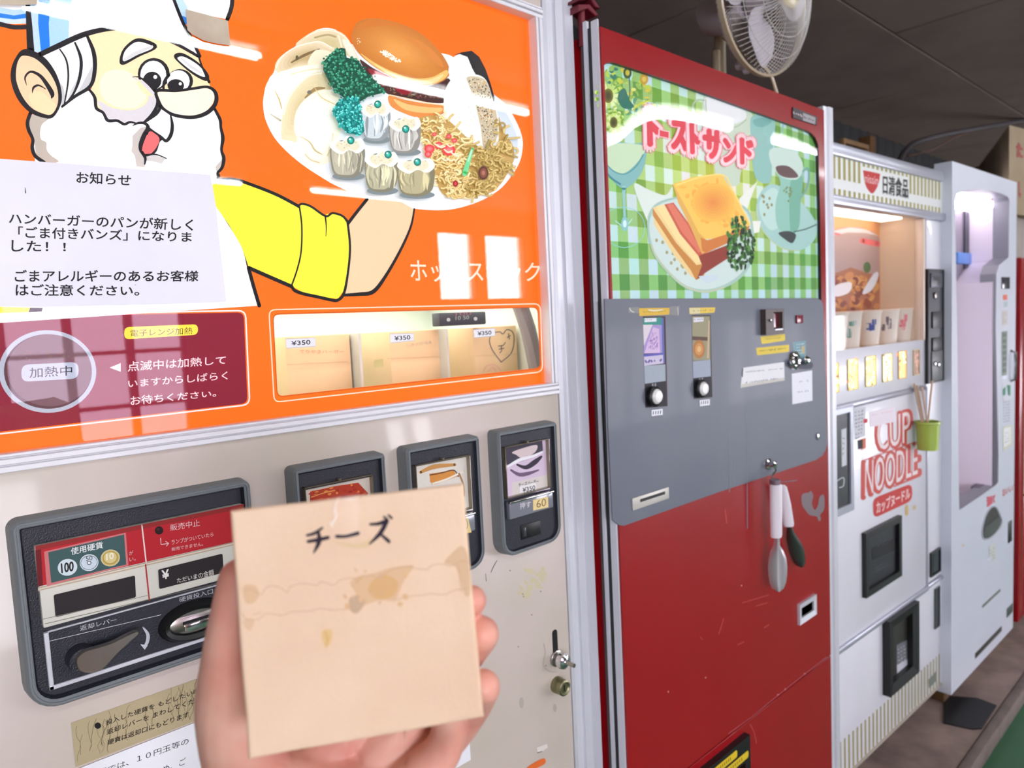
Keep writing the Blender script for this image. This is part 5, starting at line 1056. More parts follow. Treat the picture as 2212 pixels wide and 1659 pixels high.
a.fill((200, 58, 54), pxrr(ZCN('278,1395 800,1190 805,1420 290,1660'), 14)); a.text((246, 224, 222), 'カップヌードル', ZCN('325,1440 770,1245 772,1390 330,1600'), .012)
a.fill((206, 176, 110), ZCN('712,1500 745,1480 750,1600 715,1615'), True); a.fill((206, 186, 140), ZCN('815,1500 850,1485 850,1530 820,1545'), True)
a.fill((238, 228, 236), ZR('375,378 568,338 572,450 380,496')); scrib(a, (232, 200, 206), ZR('385,395 560,360 560,380 385,415'), 1, 9, 2)
a.build('printed_emblem', M3)
fp, I = frame3(ZR('345,1278 612,1168 624,1620 355,1750'), BLACK, DK, .012, .018, .010, 'payment_panel')
a = Art(m3, -.003, PRINT); a.fill((20, 24, 30), ZS('395,60 570,-20 570,30 395,105')); scrib(a, (110, 112, 120), ZS('395,165 515,105 515,150 400,210'), 2, 7, 1.4); a.fill((16, 15, 18), ZR('390,1400 570,1320 570,1380 400,1450')); scrib(a, (90, 90, 100), ZR('430,1340 520,1310 520,1370 430,1400'), 2, 4, 1.4); a.build('printed_labels', fp)
fp, I = frame3(ZR('836,1432 908,1396 912,1572 838,1612'), BLACK, mat('green_black', (14, 34, 30), .2), .006, .004, .003, 'return_hatch')
fp, I = frame3(Z3B('850,560 986,556 986,1512 852,1536'), BLACK, DK, .010, .004, .002, 'coin_panel')
for q, mm in (('872,590 968,594 968,712 872,716', mat('slate_ring', (70, 70, 84), .4)), ('890,618 950,620 950,690 890,692', BLACK), ('885,920 965,920 965,1060 885,1060', BLACK), ('885,1140 965,1140 965,1250 885,1255', BLACK), ('880,1260 970,1250 970,1500 880,1510', mat('grey_insert', (96, 98, 98), .4))):
    r_ = m3.rect(Z3B(q), -.010); b = MB(); b.box(r_[0], r_[1], -.0115 if mm is not BLACK else -.012, -.008, r_[2], r_[3], mm, .0008); b.build('fitting', fp)
cc = m3.h(Z3B('915,780')[0], -.012); b = MB(); b.lathe([(.010, -.009), (.009, -.013), (.0001, -.014)], STEEL, (cc[0], 0, cc[1]), n=14); b.build('coin_knob', fp)
for q in ('905,1365', '935,1372'): cc = m3.h(Z3B(q)[0], -.012); b = MB(); b.lathe([(.007, -.011), (.007, -.016), (.004, -.017)], CHROME, (cc[0], 0, cc[1]), n=14); b.build('coin_lock', fp)
fp, I = frame3(ZS('866,322 906,298 902,604 870,614'), mat('dark_green_grey', (66, 76, 74), .4), DK, .004, .003, .002, 'small_grille')
# pickup opening
R = m3.rect(ZS('526,560 738,420 750,955 526,1110'), -.02)
b = MB(); b.loft([G_(R, 0), G_(R, -.022), G_((R[0] + .03, R[1] - .04, R[2] + .03, R[3] - .025), -.018), G_((R[0] + .03, R[1] - .04, R[2] + .03, R[3] - .025), -.002)], BLACK, cap1=mat('olive_flap', (52, 52, 46), .35)); fp = b.build('pickup_opening', M3)
a = Art(m3, -.0024, PRINT); a.fill((110, 112, 118), ZS('578,740 655,700 660,900 580,960')); scrib(a, (190, 192, 200), ZS('585,760 650,725 655,880 588,930'), 6, 3, 1.5); a.fill((196, 198, 206), ZS('580,890 660,845 660,905 582,960')); a.build('printed_labels', fp)
a = Art(m3, -.0003, PRINT); xa = m3.h(ZS('190,1500')[0], a.y); xb = m3.h(ZS('897,800')[0], a.y); zt_ = m3.h(ZS('480,1178')[0], a.y)[1]; n_ = 27
a.nx()
for k in range(-3, n_ + 1):
    x = xa[0] + (xb[0] - xa[0]) * k / n_; bar(x - .0042, x + .0042, zb3 + .006, zt_, (150, 144, 60))
a.fill((120, 128, 120), ZS('815,1000 872,935 872,1010 820,1065')); a.build('printed_stripes', LD3)
b = MB(); b.box(L3 + .01, R3 - .01, .045, .70, .05, zb3, BLACK, .004); b.build('plinth', M3)
b = MB(); b.box(L3, R3 - .002, -.003, .01, zb3 - .004, zb3 + .005, mat('worn_edge', (176, 166, 150), .5), .001); b.build('bottom_edge', M3)

# green holder with chopsticks
yc = -.036; q = m3.h(ZR('808,660')[0], yc); wp = m3.o + m3.R.transposed() @ Vector((q[0], yc, 0)); z0 = q[1]; zt_ = m3.h(ZR('812,448')[0], yc)[1]; hh = zt_ - z0
r = empty('holder_cup', (wp.x, wp.y, z0), 'lime green plastic cup hung on the white noodle machine, holding chopsticks', 'cup'); GRN = mat('lime_plastic', (170, 196, 84), .4, coat=.2)
b = MB(); b.lathe([(.0001, .003), (.0255, .003), (.030, hh), (.0345, hh), (.0348, hh - .006), (.032, hh - .008), (.0275, 0), (.0001, 0)], GRN, (0, 0, 0), 'z', 28); b.build('cup', r)
b = MB(); b.box(.030, .043, -.006, .006, hh - .007, hh, GRN, .002); b.build('lip_tab', r)
CH = mat('bare_wood', (206, 180, 156), .7, var=.15, vscale=60)
tips = [('700,158', -.004), ('712,172', .004), ('724,180', -.002), ('742,178', .008), ('756,186', -.006), ('770,190', .002), ('856,150', .004)]
labs = ['bare wooden chopstick in the lime green cup, %s in the bundle' % w for w in ('farthest left', 'second from the left', 'third from the left', 'third from the right', 'second from the right', 'farthest right')] + ['pale thin stick leaning right, apart from the bundle in the lime green cup']
for i, (t, dx) in enumerate(tips):
    Zd = AX.z * wp.x + AY.z * wp.y; tp = ZR(t)[0]; zt1 = z0 + (hh * (ZR('812,660')[0][1] - tp[1]) / (ZR('812,660')[0][1] - ZR('812,448')[0][1])); p1 = Vector((wp.x, wp.y, zt1)) + VR * ((tp[0] - ZR('812,448')[0][0]) * Zd / F * .95) + VT * dx; p0 = Vector((wp.x, wp.y, z0 + .006)) + VR * ((-.004 + .003 * i) if i < 6 else -.006) + VT * dx * .6
    b = MB(); b.tube([(0, 0, 0), tuple(p1 - p0)], .0028, CH, n=6, rs=[.002, .0034])
    k = i
    b.build('chopstick', None, labs[k], 'chopstick', 'chopsticks in the lime green cup', loc=p0)
# clutter above the noodle machine
q0 = m3.h(ZQ('158,230')[0], .45); q1 = m3.h(ZQ('322,250')[0], .45); zz1 = m3.h(ZQ('165,172')[0], .45)[1]; zz0 = zt3 - .01
wp = m3.o + m3.R.transposed() @ Vector((q0[0], .45, 0)); WD = mat('raw_timber', (140, 108, 70), .7, var=.25, vscale=25)
r = empty('wooden_crate', (wp.x, wp.y, zz0), 'small open pale wooden crate end on top of the noodle machine', 'crate', deg=-2.03); w = q1[0] - q0[0]; h_ = zz1 - zz0
b = MB(); b.box(0, w, 0, .02, h_ - .018, h_, WD, .002); b.box(0, w, 0, .02, 0, .018, WD, .002); b.build('rail', r)
for xx in (0, w - .018):
    b = MB(); b.box(xx, xx + .018, 0, .02, .018, h_ - .018, WD, .002); b.build('upright', r)
q0 = m3.h(ZQ('328,200')[0], .5); wp = m3.o + m3.R.transposed() @ Vector((q0[0], .5, 0)); zz1 = m3.h(ZQ('345,158')[0], .5)[1]
b = MB(); b.box(0, .055, 0, .05, 0, zz1 - zz0, mat('dark_timber', (104, 70, 34), .7, var=.3, vscale=25), .002); b.build('wooden_block', None, 'dark brown wooden block standing beside the pale crate on the noodle machine', 'block', loc=(wp.x, wp.y, zz0))

# ================================================================== tall white machine
m4 = Fr(2.512, .72, -1.07)
M4 = empty('vending_machine', (2.512, .72, 0), 'plain white vending machine with tall recessed bay, farthest white machine right of the noodle machine', 'vending machine', deg=-1.07)
WH4 = mat('cool_white_enamel', (222, 228, 240), .32, 0, .5, coat=.25, var=.03, vscale=5)
R4 = m4.h((2192, 900))[0]; zt4 = m4.h((2055, 347))[1]; zb4 = m4.h((2059, 1497))[1]
op = ZQ('868,575 880,530 930,507 1000,500 1080,507 1160,527 1205,548 1216,570 1213,700 1210,935 1150,985 1132,1040 1128,1400') + ZR('1338,700 1335,905 1318,925 1200,1010 1046,1112 1040,900 1036,300')
fy = 0.0
ho = [m4.h(p, fy) for p in op]; xL = min(p[0] for p in ho); xU = m4.h(ZQ('1212,700')[0])[0]; xLo = m4.h(ZQ('1128,1300')[0])[0]; zmid = m4.h(ZQ('1150,985')[0])[1]; zbo = m4.h(ZR('1046,1112')[0])[1]; zto = max(p[1] for p in ho)
b = MB(); outer = [(0, fy, zb4), (0, fy, zt4), (R4, fy, zt4), (R4, fy, zb4)]; hole = [(x, fy, z) for x, z in ho]
b.add(outer + hole, tessellate_polygon([[Vector(p) for p in outer], [Vector(p) for p in hole]]), WH4); n = len(hole)
b.add(hole + [(x, .05, z) for x, y, z in hole], [(i, (i + 1) % n, n + (i + 1) % n, n + i) for i in range(n)], mat('bay_lip', (150, 150, 158), .4))
b.add([(p[0], .05 if i > 3 else fy, p[2]) for i, p in enumerate(outer + outer)], [(0, 1, 5, 4), (1, 2, 6, 5), (2, 3, 7, 6), (3, 0, 4, 7)], WH4)
DR4 = b.build('front_door', M4)
dU = max(.12, m4.side(Z4('305,600')[0], xU)[0]); dL = max(.1, m4.side(Z4('222,1200')[0], xLo)[0]); dB = max(dU, dL) + .01
b = MB(); b.box(0.006, R4 - .006, dB + .01, .66, zb4 + .01, zt4 - .012, WH4, .006); b.box(.006, xL - .004, .05, dB + .01, zb4 + .01, zt4 - .012, WH4); b.box(xU + .006, R4 - .006, .05, dB + .01, zb4 + .01, zt4 - .012, WH4); b.box(xL - .004, xU + .006, .05, dB + .01, zto + .03, zt4 - .012, WH4); b.box(xL - .004, xU + .006, .05, dB + .01, zb4 + .01, zbo - .06, WH4); b.build('cabinet', M4)
PK = mat('bay_wall', (246, 234, 246), .4, 0, .4); GB = mat('bay_back', (140, 128, 142), .35, coat=.3); DG = mat('bay_stripe', (66, 66, 78), .4)
b = MB(); b.box(xL - .004, xU, dB, dB + .008, zbo - .05, zto + .03, GB); b.box(xU, xU + .005, .05, dB, zmid - .02, zto + .03, PK)
b.add([(xU, .01, zmid + .02), (xU, dB, zmid + .02), (xLo, dB, zmid - .06), (xLo, .01, zmid - .06)], [(0, 1, 2, 3)], PK)
b.box(xLo, xLo + .005, .01, dB, zbo - .05, zmid - .06, PK); b.box(xL - .004, xU, .01, dB, zbo - .055, zbo - .05, mat('bay_floor', (236, 222, 196), .4)); b.box(xL - .004, xU, .05, dB, zto + .03, zto + .035, DG); b.build('dispensing_bay', M4)
boxparts('dark_stripe', M4, [(xLo - .07, xLo - .012, dB - .006, dB, zbo - .05, zmid - .06), (xU - .05, xU - .006, dB - .006, dB, zmid, zto)], DG)
q = m4.rect(ZQ('884,912 1020,905 1018,975 884,985'), dB - .008); b = MB(); b.box(q[0], q[1], dB - .012, dB - .001, q[2], q[3], mat('blue_label', (110, 156, 232), .35), .003); b.build('blue_strip', M4)
q = m4.rect(Z4('268,275 512,290 515,425 270,385'), .06); LW = mat('bay_lamp', (250, 240, 255), emis=3.5)
b = MB(); b.loft([[(x, .05 + dy, z) for x, z in rr(q[0] - e, q[1] + e, q[2] - e * .3, q[3] + e * .3, .03, 5)] for dy, e in ((.09, .0), (.02, .0), (.004, -.01), (0, -.02))], LW, cap0=True, cap1=True, smooth=True); lp_ = b.build('bay_lamp', M4)
b = MB(); b.tube([(xL + .002, .062, zbo), (xL + .002, .062, zto - .12)], .007, mat('added_bay_light', (252, 240, 252), emis=9.0)); b.build('added_bay_light', M4)  # unseen glowing tube, added to brighten the lower bay wall
a = Art(m4, .0495, PRINT); a.stroke((222, 100, 120), Z4('405,330 440,318 460,345 430,380 455,395'), 5); a.stroke((222, 90, 110), Z4('470,330 500,345 498,400 465,398'), 5); a.build('printed_mark', lp_)
q = m4.rect(ZR('1195,940 1300,890 1305,935 1205,985'), .03); b = MB(); b.box(q[0], q[1], .03, .06, q[2], q[3], mat('grey_tag', (110, 102, 112), .5), .002); b.build('bay_tag', M4)
def box4(q, y, m, name, prot=.003, bev=.001):
    r_ = m4.rect(q, -prot); b = MB(); b.box(r_[0], r_[1], -prot, .002, r_[2], r_[3], m, min(bev, (r_[1] - r_[0]) * .3)); return b.build(name, M4)
box4(Z4('488,932 545,930 548,1022 492,1024'), 0, mat('slate_display', (62, 64, 76), .2, coat=.4), 'amount_display', .004)
hx = m4.h((2183, 790)); b = MB(); b.tube([(hx[0], 0, hx[1] + .055), (hx[0], -.014, hx[1] + .05), (hx[0], -.016, hx[1]), (hx[0], -.014, hx[1] - .05), (hx[0], 0, hx[1] - .055)], .006, CHROME); b.build('door_handle', M4)
zr3 = zf(2140, 580, 3.77)
a = Art(m4, -.0006, PRINT)
a.fill((226, 110, 80), zr3('100,215 135,212 136,255 102,258')); a.fill((176, 196, 196), zr3('105,270 138,268 138,310 106,314')); a.fill((206, 200, 196), zr3('92,345 140,338 138,455 92,465')); scrib(a, (140, 124, 110), zr3('98,355 132,350 130,440 98,450'), 5, 2, 1.5)
a.fill((130, 142, 130), zr3('90,515 136,508 132,868 92,875')); 
for k in range(7): a.fill((92, 108, 96), zr3('%d,%d %d,%d %d,%d %d,%d' % (98, 530 + k * 48, 128, 526 + k * 48, 127, 556 + k * 48, 98, 560 + k * 48)))
a.fill((210, 214, 222), zr3('95,930 165,920 165,1075 98,1085')); a.fill((36, 130, 96), zr3('98,985 122,958 120,1030 100,1035')); a.fill((36, 130, 96), zr3('132,948 162,950 160,1038 140,1030')); scrib(a, (150, 152, 164), zr3('100,1080 160,1070 160,1250 105,1260'), 8, 3, 1.6)
a.fill((206, 206, 186), zr3('96,1290 178,1270 176,1440 100,1490')); a.fill((232, 234, 230), zr3('104,1300 165,1288 165,1425 106,1460')); scrib(a, (160, 160, 160), zr3('115,1330 155,1320 155,1410 115,1430'), 4, 3, 1.4)
a.text((206, 90, 106), '温めて', Z4L('290,500 455,440 455,600 300,690'), .04); a.text((206, 120, 120), 'おいしい', Z4L('600,340 840,240 840,330 610,490'), .02)
a.fill((206, 210, 204), ZS('1268,0 1320,-30 1322,90 1275,125')); scrib(a, (120, 140, 134), ZS('1272,20 1315,0 1315,90 1278,115'), 4, 3, 1.6); a.fill((216, 190, 160), ZS('1068,-10 1080,-20 1082,0 1070,5'))
a.build('printed_labels', M4)
ov = cr(Z4L('225,1080 280,880 360,740 440,690 500,720 560,850 600,980 560,1100 450,1240 320,1330 240,1310 215,1220'), True, 4); pf = [m4.h(p, -.004) for p in ov]; b = MB()
b.loft([[(x, .0, z) for x, z in inset(pf, -.004)], [(x, -.004, z) for x, z in inset(pf, -.003)], [(x, -.004, z) for x, z in pf], [(x, -.0006, z) for x, z in inset(pf, .002)]], mat('pale_rim', (190, 192, 200), .4), cap1=mat('dark_olive', (48, 48, 44), .4)); OV = b.build('cup_outlet', M4)
pf2 = [m4.h(p, .0) for p in Z4L('240,1110 520,900 590,960 560,1100 450,1240 320,1325 240,1305 222,1220')]; b = MB(); b.prism(pf2, -.002, .0, mat('grey_flap', (82, 86, 84), .35), .0); b.build('flap', OV)
box4(Z4L('730,1010 795,950 795,1370 730,1410'), 0, BLACK, 'coin_return', .003); box4(ZS('1220,440 1355,320 1355,338 1222,460'), 0, mat('dark_slot', (100, 100, 92), .5), 'slot', .001, .0005)
box4(ZS('1168,805 1364,600 1366,636 1172,836'), 0, mat('louvre_dark', (52, 46, 38), .6), 'louvre', .002); box4(ZS('1404,470 1446,428 1448,490 1406,535'), 0, mat('green_plate', (60, 74, 68), .5), 'green_plate', .002); box4(ZS('1262,100 1292,85 1292,112 1264,125'), 0, WH4, 'lock_cover', .002)
boxparts('levelling_foot', M4, [(fx - .02, fx + .03, fy_, fy_ + .04, .05, zb4 + .012) for fx in (.05, R4 - .08) for fy_ in (.03, .58)], mat('brown_foot', (96, 70, 40), .6), .003)

# ================================================================== red machine at the right edge
zT5 = CAMH + wray(2200, 556).z * (.72 / wray(2200, 556).y); x5 = hity(2196, 900, .72).x
M5 = empty('vending_machine', (x5, .72, 0), 'red framed vending machine cut off at the right edge of the picture', 'vending machine')
b = MB(); b.box(0, .9, .01, .65, .12, zT5, RED, .01); b.build('cabinet', M5)
zL5 = hity(2200, 1335, .72).z
b = MB(); b.box(0, .075, -.012, .012, zL5, zT5, RED, .008); b.box(.075, .86, -.012, .012, zT5 - .08, zT5, RED, .008); b.box(.075, .86, -.012, .012, zL5, zL5 + .5, RED, .008); b.build('door_frame', M5)
b = MB(); b.box(.075, .82, -.002, .011, zL5 + .5, zT5 - .08, mat('ivory_front', (226, 214, 204), .4)); b.build('display_front', M5)
boxparts('foot_rail', M5, [(fx - .03, fx + .04, .05, .6, .05, .12) for fx in (.05, .8)], BLACK, .004)
zc0 = hity(2196, 466, .735).z; zc1 = hity(2192, 277, .735).z; xc = 2.512 + R4 * math.cos(math.radians(1.07)) + .014
b = MB(); b.box(0, .8, 0, .5, 0, zc0 - zT5 - .001, mat('beige_crate', (150, 140, 130), .6, var=.1), .004); b.build('storage_crate', None, 'plain beige-grey crate on top of the red framed machine, under the tan carton', 'crate', loc=(x5 - .02, .74, zT5))
r = empty('cardboard_carton', (xc, .735, zc0), 'tall tan cardboard carton with red brush writing, on the crate at the right edge', 'carton'); CB = mat('kraft_board', (164, 148, 122), .8, 0, .2, c2=(150, 134, 108), vscale=8)
aF = math.radians(-9); aL = math.radians(20.8); dF = Vector((math.cos(aF), math.sin(aF), 0)); dL = Vector((math.cos(aL), math.sin(aL), 0)); hC = zc1 - zc0
b = MB(); A_ = Vector((0, 0, 0)); fp = [A_, A_ + dF * .5, A_ + dF * .5 + dL * .25 + Vector((0, .2, 0)), A_ + dL * .9 + Vector((0, .06, 0)), A_ + dL * .9]
b.loft([[tuple(p) for p in fp], [tuple(p + Vector((0, 0, hC))) for p in fp]], CB, cap0=True, cap1=True); b.build('carton_body', r)
m5 = Fr(xc, .735, -9); a = Art(m5, -.0008, PRINT)
a.text((150, 54, 46), 'た', ZBX('915,320 1010,300 1020,560 925,540'), .05); a.stroke((156, 84, 74), ZBX('960,975 965,1180'), 4, sm=False); a.fill((150, 54, 52), ZBX('940,1170 1000,1165 975,1260'))
o = a.build('brush_mark', r); o.location = (0, 0, -zc0); o.rotation_euler = (0, 0, aF)

# ================================================================== wall fan
FZ = 1.60; Cw = W(1650, -8, FZ); th = math.radians(39)
ncam = Vector((math.sin(th), .10, -math.cos(th))).normalized(); Nw = Vector((AX.dot(ncam), AY.dot(ncam), AZ.dot(ncam))).normalized()
Yl = -Nw; Zl = Vector((0, 0, 1)) - Yl * Yl.z; Zl.normalize(); Xl = Yl.cross(Zl); RM = Matrix((Xl, Yl, Zl)).transposed()   # local -y = out of the fan face
px_ = W(1556, 150, 1.74); FB = Vector((px_.x, px_.y, Z2T))
FN = empty('electric_fan', FB, 'cream and white electric fan with wire guard standing on the red toast machine', 'fan')
CRM = mat('cream_plastic', (214, 200, 168), .4, coat=.2); LG = mat('light_grey_plastic', (226, 220, 228), .4); WIRE = mat('white_wire', (206, 202, 196), .4)
def fw_(p): return tuple(Cw - FB + RM @ Vector(p))
Rf = .168
b = MB()
def ring(mb, R_, y, r_, m, n=56): 
    pts = [fw_((R_ * math.cos(2 * math.pi * k / n), y, R_ * math.sin(2 * math.pi * k / n))) for k in range(n + 1)]; mb.tube(pts, r_, m, n=6, caps=False)
n = 56; prof = [(Rf, .010), (Rf + .003, .007), (Rf + .003, -.004), (Rf, -.007), (Rf - .003, -.004), (Rf - .003, .007), (Rf, .010)]
b.loft([[fw_((r_ * math.cos(2 * math.pi * k / n), y, r_ * math.sin(2 * math.pi * k / n))) for k in range(n)] for r_, y in prof], CRM, smooth=True); b.build('guard_rim', FN)
for nm, sgn, dep in (('front_guard', -1, .052), ('rear_guard', 1, .035)):
    b = MB(); NW_ = 84
    for k in range(NW_):
        t = 2 * math.pi * k / NW_; pts = []
        for j in range(7):
            f = j / 6; rad = .038 + (Rf - .038) * f; y = sgn * (.012 + dep * (1 - f ** 2.4)); tt = t + .35 * (1 - f) * (1 if sgn < 0 else -1); pts.append(fw_((rad * math.cos(tt), y, rad * math.sin(tt))))
        b.tube(pts, .0010, WIRE, n=3, caps=False, smooth=False)
    for R_ in (.10, .14): ring(b, R_, sgn * (.012 + dep * (1 - ((R_ - .038) / (Rf - .038)) ** 2.4)), .0009, WIRE, 40)
    b.build(nm, FN)
b = MB(); b.loft([[fw_((r_ * math.cos(2 * math.pi * k / 32), y, r_ * math.sin(2 * math.pi * k / 32))) for k in range(32)] for r_, y in ((.042, -.056), (.042, -.064), (.036, -.070), (.018, -.073), (.001, -.0735))], CRM, smooth=True); b.build('guard_badge', FN)
b = MB(); b.loft([[fw_((r_ * math.cos(2 * math.pi * k / 24), y, r_ * math.sin(2 * math.pi * k / 24))) for k in range(24)] for r_, y in ((.03, .03), (.032, -.02), (.02, -.035), (.001, -.038))], LG, smooth=True); b.build('blade_hub', FN)
for kb in range(3):
    b = MB(); t0 = 2 * math.pi * kb / 3 + .5; vs = []
    for j in range(9):
        f = j / 8; rad = .028 + .120 * f; half = (.42 + .52 * math.sin(math.pi * min(1, f * .9 + .1))) * (1 if f < .9 else .8)
        for i in range(7):
            s_ = -1 + 2 * i / 6; t = t0 + s_ * half; vs.append(fw_((rad * math.cos(t), s_ * .018, rad * math.sin(t))))
    nv = len(vs); back = [tuple(Vector(v) + RM @ Vector((0, .0015, 0))) for v in vs]
    fs = [(j * 7 + i, j * 7 + i + 1, (j + 1) * 7 + i + 1, (j + 1) * 7 + i) for j in range(8) for i in range(6)]
    b.add(vs + back, fs + [tuple(nv + q for q in reversed(f)) for f in fs], mat('fan_blade', (222, 218, 226), .3, coat=.3), smooth=True); b.build('blade', FN)
b = MB(); b.loft([[fw_((r_ * math.cos(2 * math.pi * k / 24), y, r_ * math.sin(2 * math.pi * k / 24))) for k in range(24)] for r_, y in ((.036, .046), (.052, .055), (.055, .11), (.045, .15), (.02, .16))], LG, cap0=True, cap1=True, smooth=True); b.build('motor_housing', FN)
b = MB(); mb_ = Vector(fw_((0, .10, 0))); b.tube([(0, 0, 0), (0, 0, .05)], .026, mat('white_sleeve', (232, 232, 236), .4), n=16); b.tube([(0, 0, .05), (0, 0, .20), tuple(Vector((0, 0, .26)).lerp(mb_, .2)), tuple(mb_)], .015, CRM, n=14, rs=[.014, .014, .016, .020]); b.tube([(-.018, 0, .05), (-.018, 0, .19)], .010, CRM, n=10); b.build('pole', FN)
b = MB(); b.lathe([(.0001, .0), (.11, .0), (.115, .006), (.11, .014), (.03, .02)], CRM, (0, 0, 0), 'z', 32); b.build('base', FN)
cb = [W(*p) - FB for p in ((1655, 148, 1.66), (1668, 170, 1.66), (1676, 195, 1.67), (1684, 222, 1.68), (1690, 245, 1.70))]
b = MB(); b.tube([fw_((0, .13, -.04))] + [tuple(p) for p in cb] + [(cb[-1].x, cb[-1].y + .05, .012)], .004, CRM, n=8); b.build('power_cord', FN)
b = MB()
for p, r_ in (((1600, 140, 1.66), .012), ((1616, 152, 1.64), .008)): c0 = W(*p) - FB; b.lathe([(.0001, -.01), (r_ * .8, -.01), (r_, 0), (r_ * .8, .01), (.0001, .01)], LG, tuple(c0), 'y', 14)
b.tube([tuple(W(1585, 110, 1.68) - FB), tuple(W(1600, 140, 1.66) - FB), tuple(W(1616, 152, 1.64) - FB)], .008, LG); b.build('swing_linkage', FN)
# ================================================================== held box and hand
q4 = [(497, 1104), (1001, 1044), (1046, 1551), (536, 1642)]
rs_ = [wray(*p) for p in q4]
Mx = Matrix((( -rs_[1].x, rs_[2].x, -rs_[3].x), (-rs_[1].y, rs_[2].y, -rs_[3].y), (-rs_[1].z, rs_[2].z, -rs_[3].z)))
sol = Mx.inverted() @ (-rs_[0])          # depths of TR, BR, BL with TL = 1 (parallelogram condition)
dep = [1.0, sol.x, sol.y, sol.z]
Pc = [r * d for r, d in zip(rs_, dep)]
sc = .11 / (((Pc[1] - Pc[0]).length + (Pc[3] - Pc[0]).length) / 2)
Pc = [CAMP + p * sc for p in Pc]
print('BOX depths', [round(d * sc, 3) for d in dep], 'sides', [(Pc[i] - Pc[(i + 1) % 4]).length for i in range(4)], 'dot', (Pc[1] - Pc[0]).normalized().dot((Pc[3] - Pc[0]).normalized()))
ex = (Pc[1] - Pc[0]).normalized(); ez = (Pc[0] - Pc[3]); ez = (ez - ex * ez.dot(ex)).normalized(); ey = ez.cross(ex)
sw = ((Pc[1] - Pc[0]).length + (Pc[2] - Pc[3]).length) / 2; sh = ((Pc[3] - Pc[0]).length + (Pc[2] - Pc[1]).length) / 2
class Fr2(Fr):
    def __init__(s, o, R): s.o = o; s.R = R.transposed(); s.c = s.R @ (CAMP - s.o)
RB = Matrix((ex, ey, ez)).transposed()
if ey.dot(Pc[0] - CAMP) < 0: ey = -ey; RB = Matrix((ex, ey, ez)).transposed()
fb = Fr2(Pc[3], RB)
HB = empty('burger_box', Pc[3], 'tan cardboard box lettered in black brush katakana, held up in the hand', 'box')
HB.rotation_euler = RB.to_euler()
DEP = .052
HBM = mat('held_board', (244, 215, 183), .7, 0, .25, c2=(236, 203, 171), vscale=14, bump=.25, bscale=420)
bp = [fb.h(p, 0) for p in q4]       # TL TR BR BL in box coordinates
b = MB()
lo_ = [bp[3], bp[0], bp[1], bp[2]]
def nlp(pl, n=6):
    out = []
    for i in range(4):
        for k in range(n): out.append(lerp(pl[i], pl[(i + 1) % 4], k / n))
    return out
pl4 = nlp(lo_); wob = [(x + random.uniform(-.0002, .0002), z + random.uniform(-.0002, .0002)) for x, z in pl4]
zTop = max(z for x, z in pl4)
b.loft([[(x * .97 + .0017, DEP, z - .008 * (z / zTop)) for x, z in pl4], [(x, .0015, z) for x, z in wob], [(x, .0003, z) for x, z in inset(wob, .0007)], [(x, 0, z) for x, z in inset(wob, .0018)]], HBM, cap0=True, cap1=True); b.build('carton', HB)
b = MB(); b.add([(bp[0][0] + .001, .0008, bp[0][1] + .0010), (bp[0][0] + .011, .0008, bp[0][1] + .0002), (bp[0][0] + .011, .012, bp[0][1] - .0012), (bp[0][0] + .001, .012, bp[0][1] - .0004)], [(0, 1, 2, 3)], HBM); b.build('folded_corner', HB)
a = Art(fb, -.0001, printmat('card_ink', 0, .65, .15, .02)); ST = (222, 194, 152); ST2 = (206, 170, 134)
def wave(pts, col, w): a.stroke(col, ZI(pts), w)
for s_, c_ in (('955,590 1000,550 1100,530 1190,500 1300,485 1320,500 1270,570 1240,640 1210,690 1120,690 1010,730 975,760 945,720 990,660', (228, 191, 150)), ('1500,470 1560,400 1605,375 1640,440 1650,640 1620,660 1590,560 1560,490', (224, 190, 152)), ('335,610 400,600 430,650 400,700 350,700', (228, 192, 152)), ('1080,580 1150,540 1230,580 1210,660 1120,680 1060,640', (225, 181, 126)), ('950,680 1000,660 1040,700 1000,760 960,750', (206, 176, 144)), ('340,800 400,800 380,860 350,850', (230, 196, 160)), ('790,870 850,860 845,930 810,960', (234, 198, 140)), ('860,350 1000,360 1080,330 1060,380 960,385', (232, 204, 160))):
    a.fill(c_, ZI(s_), True)
for s_ in ('345,640 370,620 440,655 460,625 500,605 560,620 590,645 610,610 680,590 760,600 790,580 860,600 900,570 980,560 1000,590', '990,590 1010,555 1080,545 1120,560 1200,510 1280,495 1320,490', '1310,500 1400,510 1420,490 1480,478 1540,490 1600,460 1640,470', '330,765 360,800 430,795 470,765 560,775 620,755 730,750 780,735 860,745 960,735', '1210,690 1300,665 1380,658 1420,650 1500,655 1560,630 1640,620', '1580,480 1590,560 1600,640', '390,770 440,760'):
    wave(s_, ST2, 1.3)
for i in range(22):
    p = ZI('%d,%d' % (random.randint(900, 1280), random.randint(490, 740)))[0]; a.ell(random.choice(((224, 182, 132), (216, 180, 144), (230, 190, 142))), p, random.uniform(2, 8), random.uniform(2, 6), random.uniform(0, 90), 10)
wave('810,870 825,910 815,950', (226, 186, 124), [4, 6, 3])
INK = (52, 44, 58)
for s_, w in (('706,312 750,300 795,268', [6, 8, 5]), ('712,348 770,338 828,325', [8, 10, 9]), ('772,292 775,350 745,412', [7, 12, 4]), ('878,318 930,318 1000,300', [9, 8, 10]), ('1072,248 1120,245 1168,228', [6, 9, 11]), ('1168,230 1130,300 1068,362', [11, 11, 4]), ('1125,300 1155,325 1180,348', [5, 8, 9]), ('1150,205 1165,215', [5, 6]), ('1178,195 1195,212', [5, 7])):
    a.stroke(INK, ZI(s_), [x * .85 for x in w])
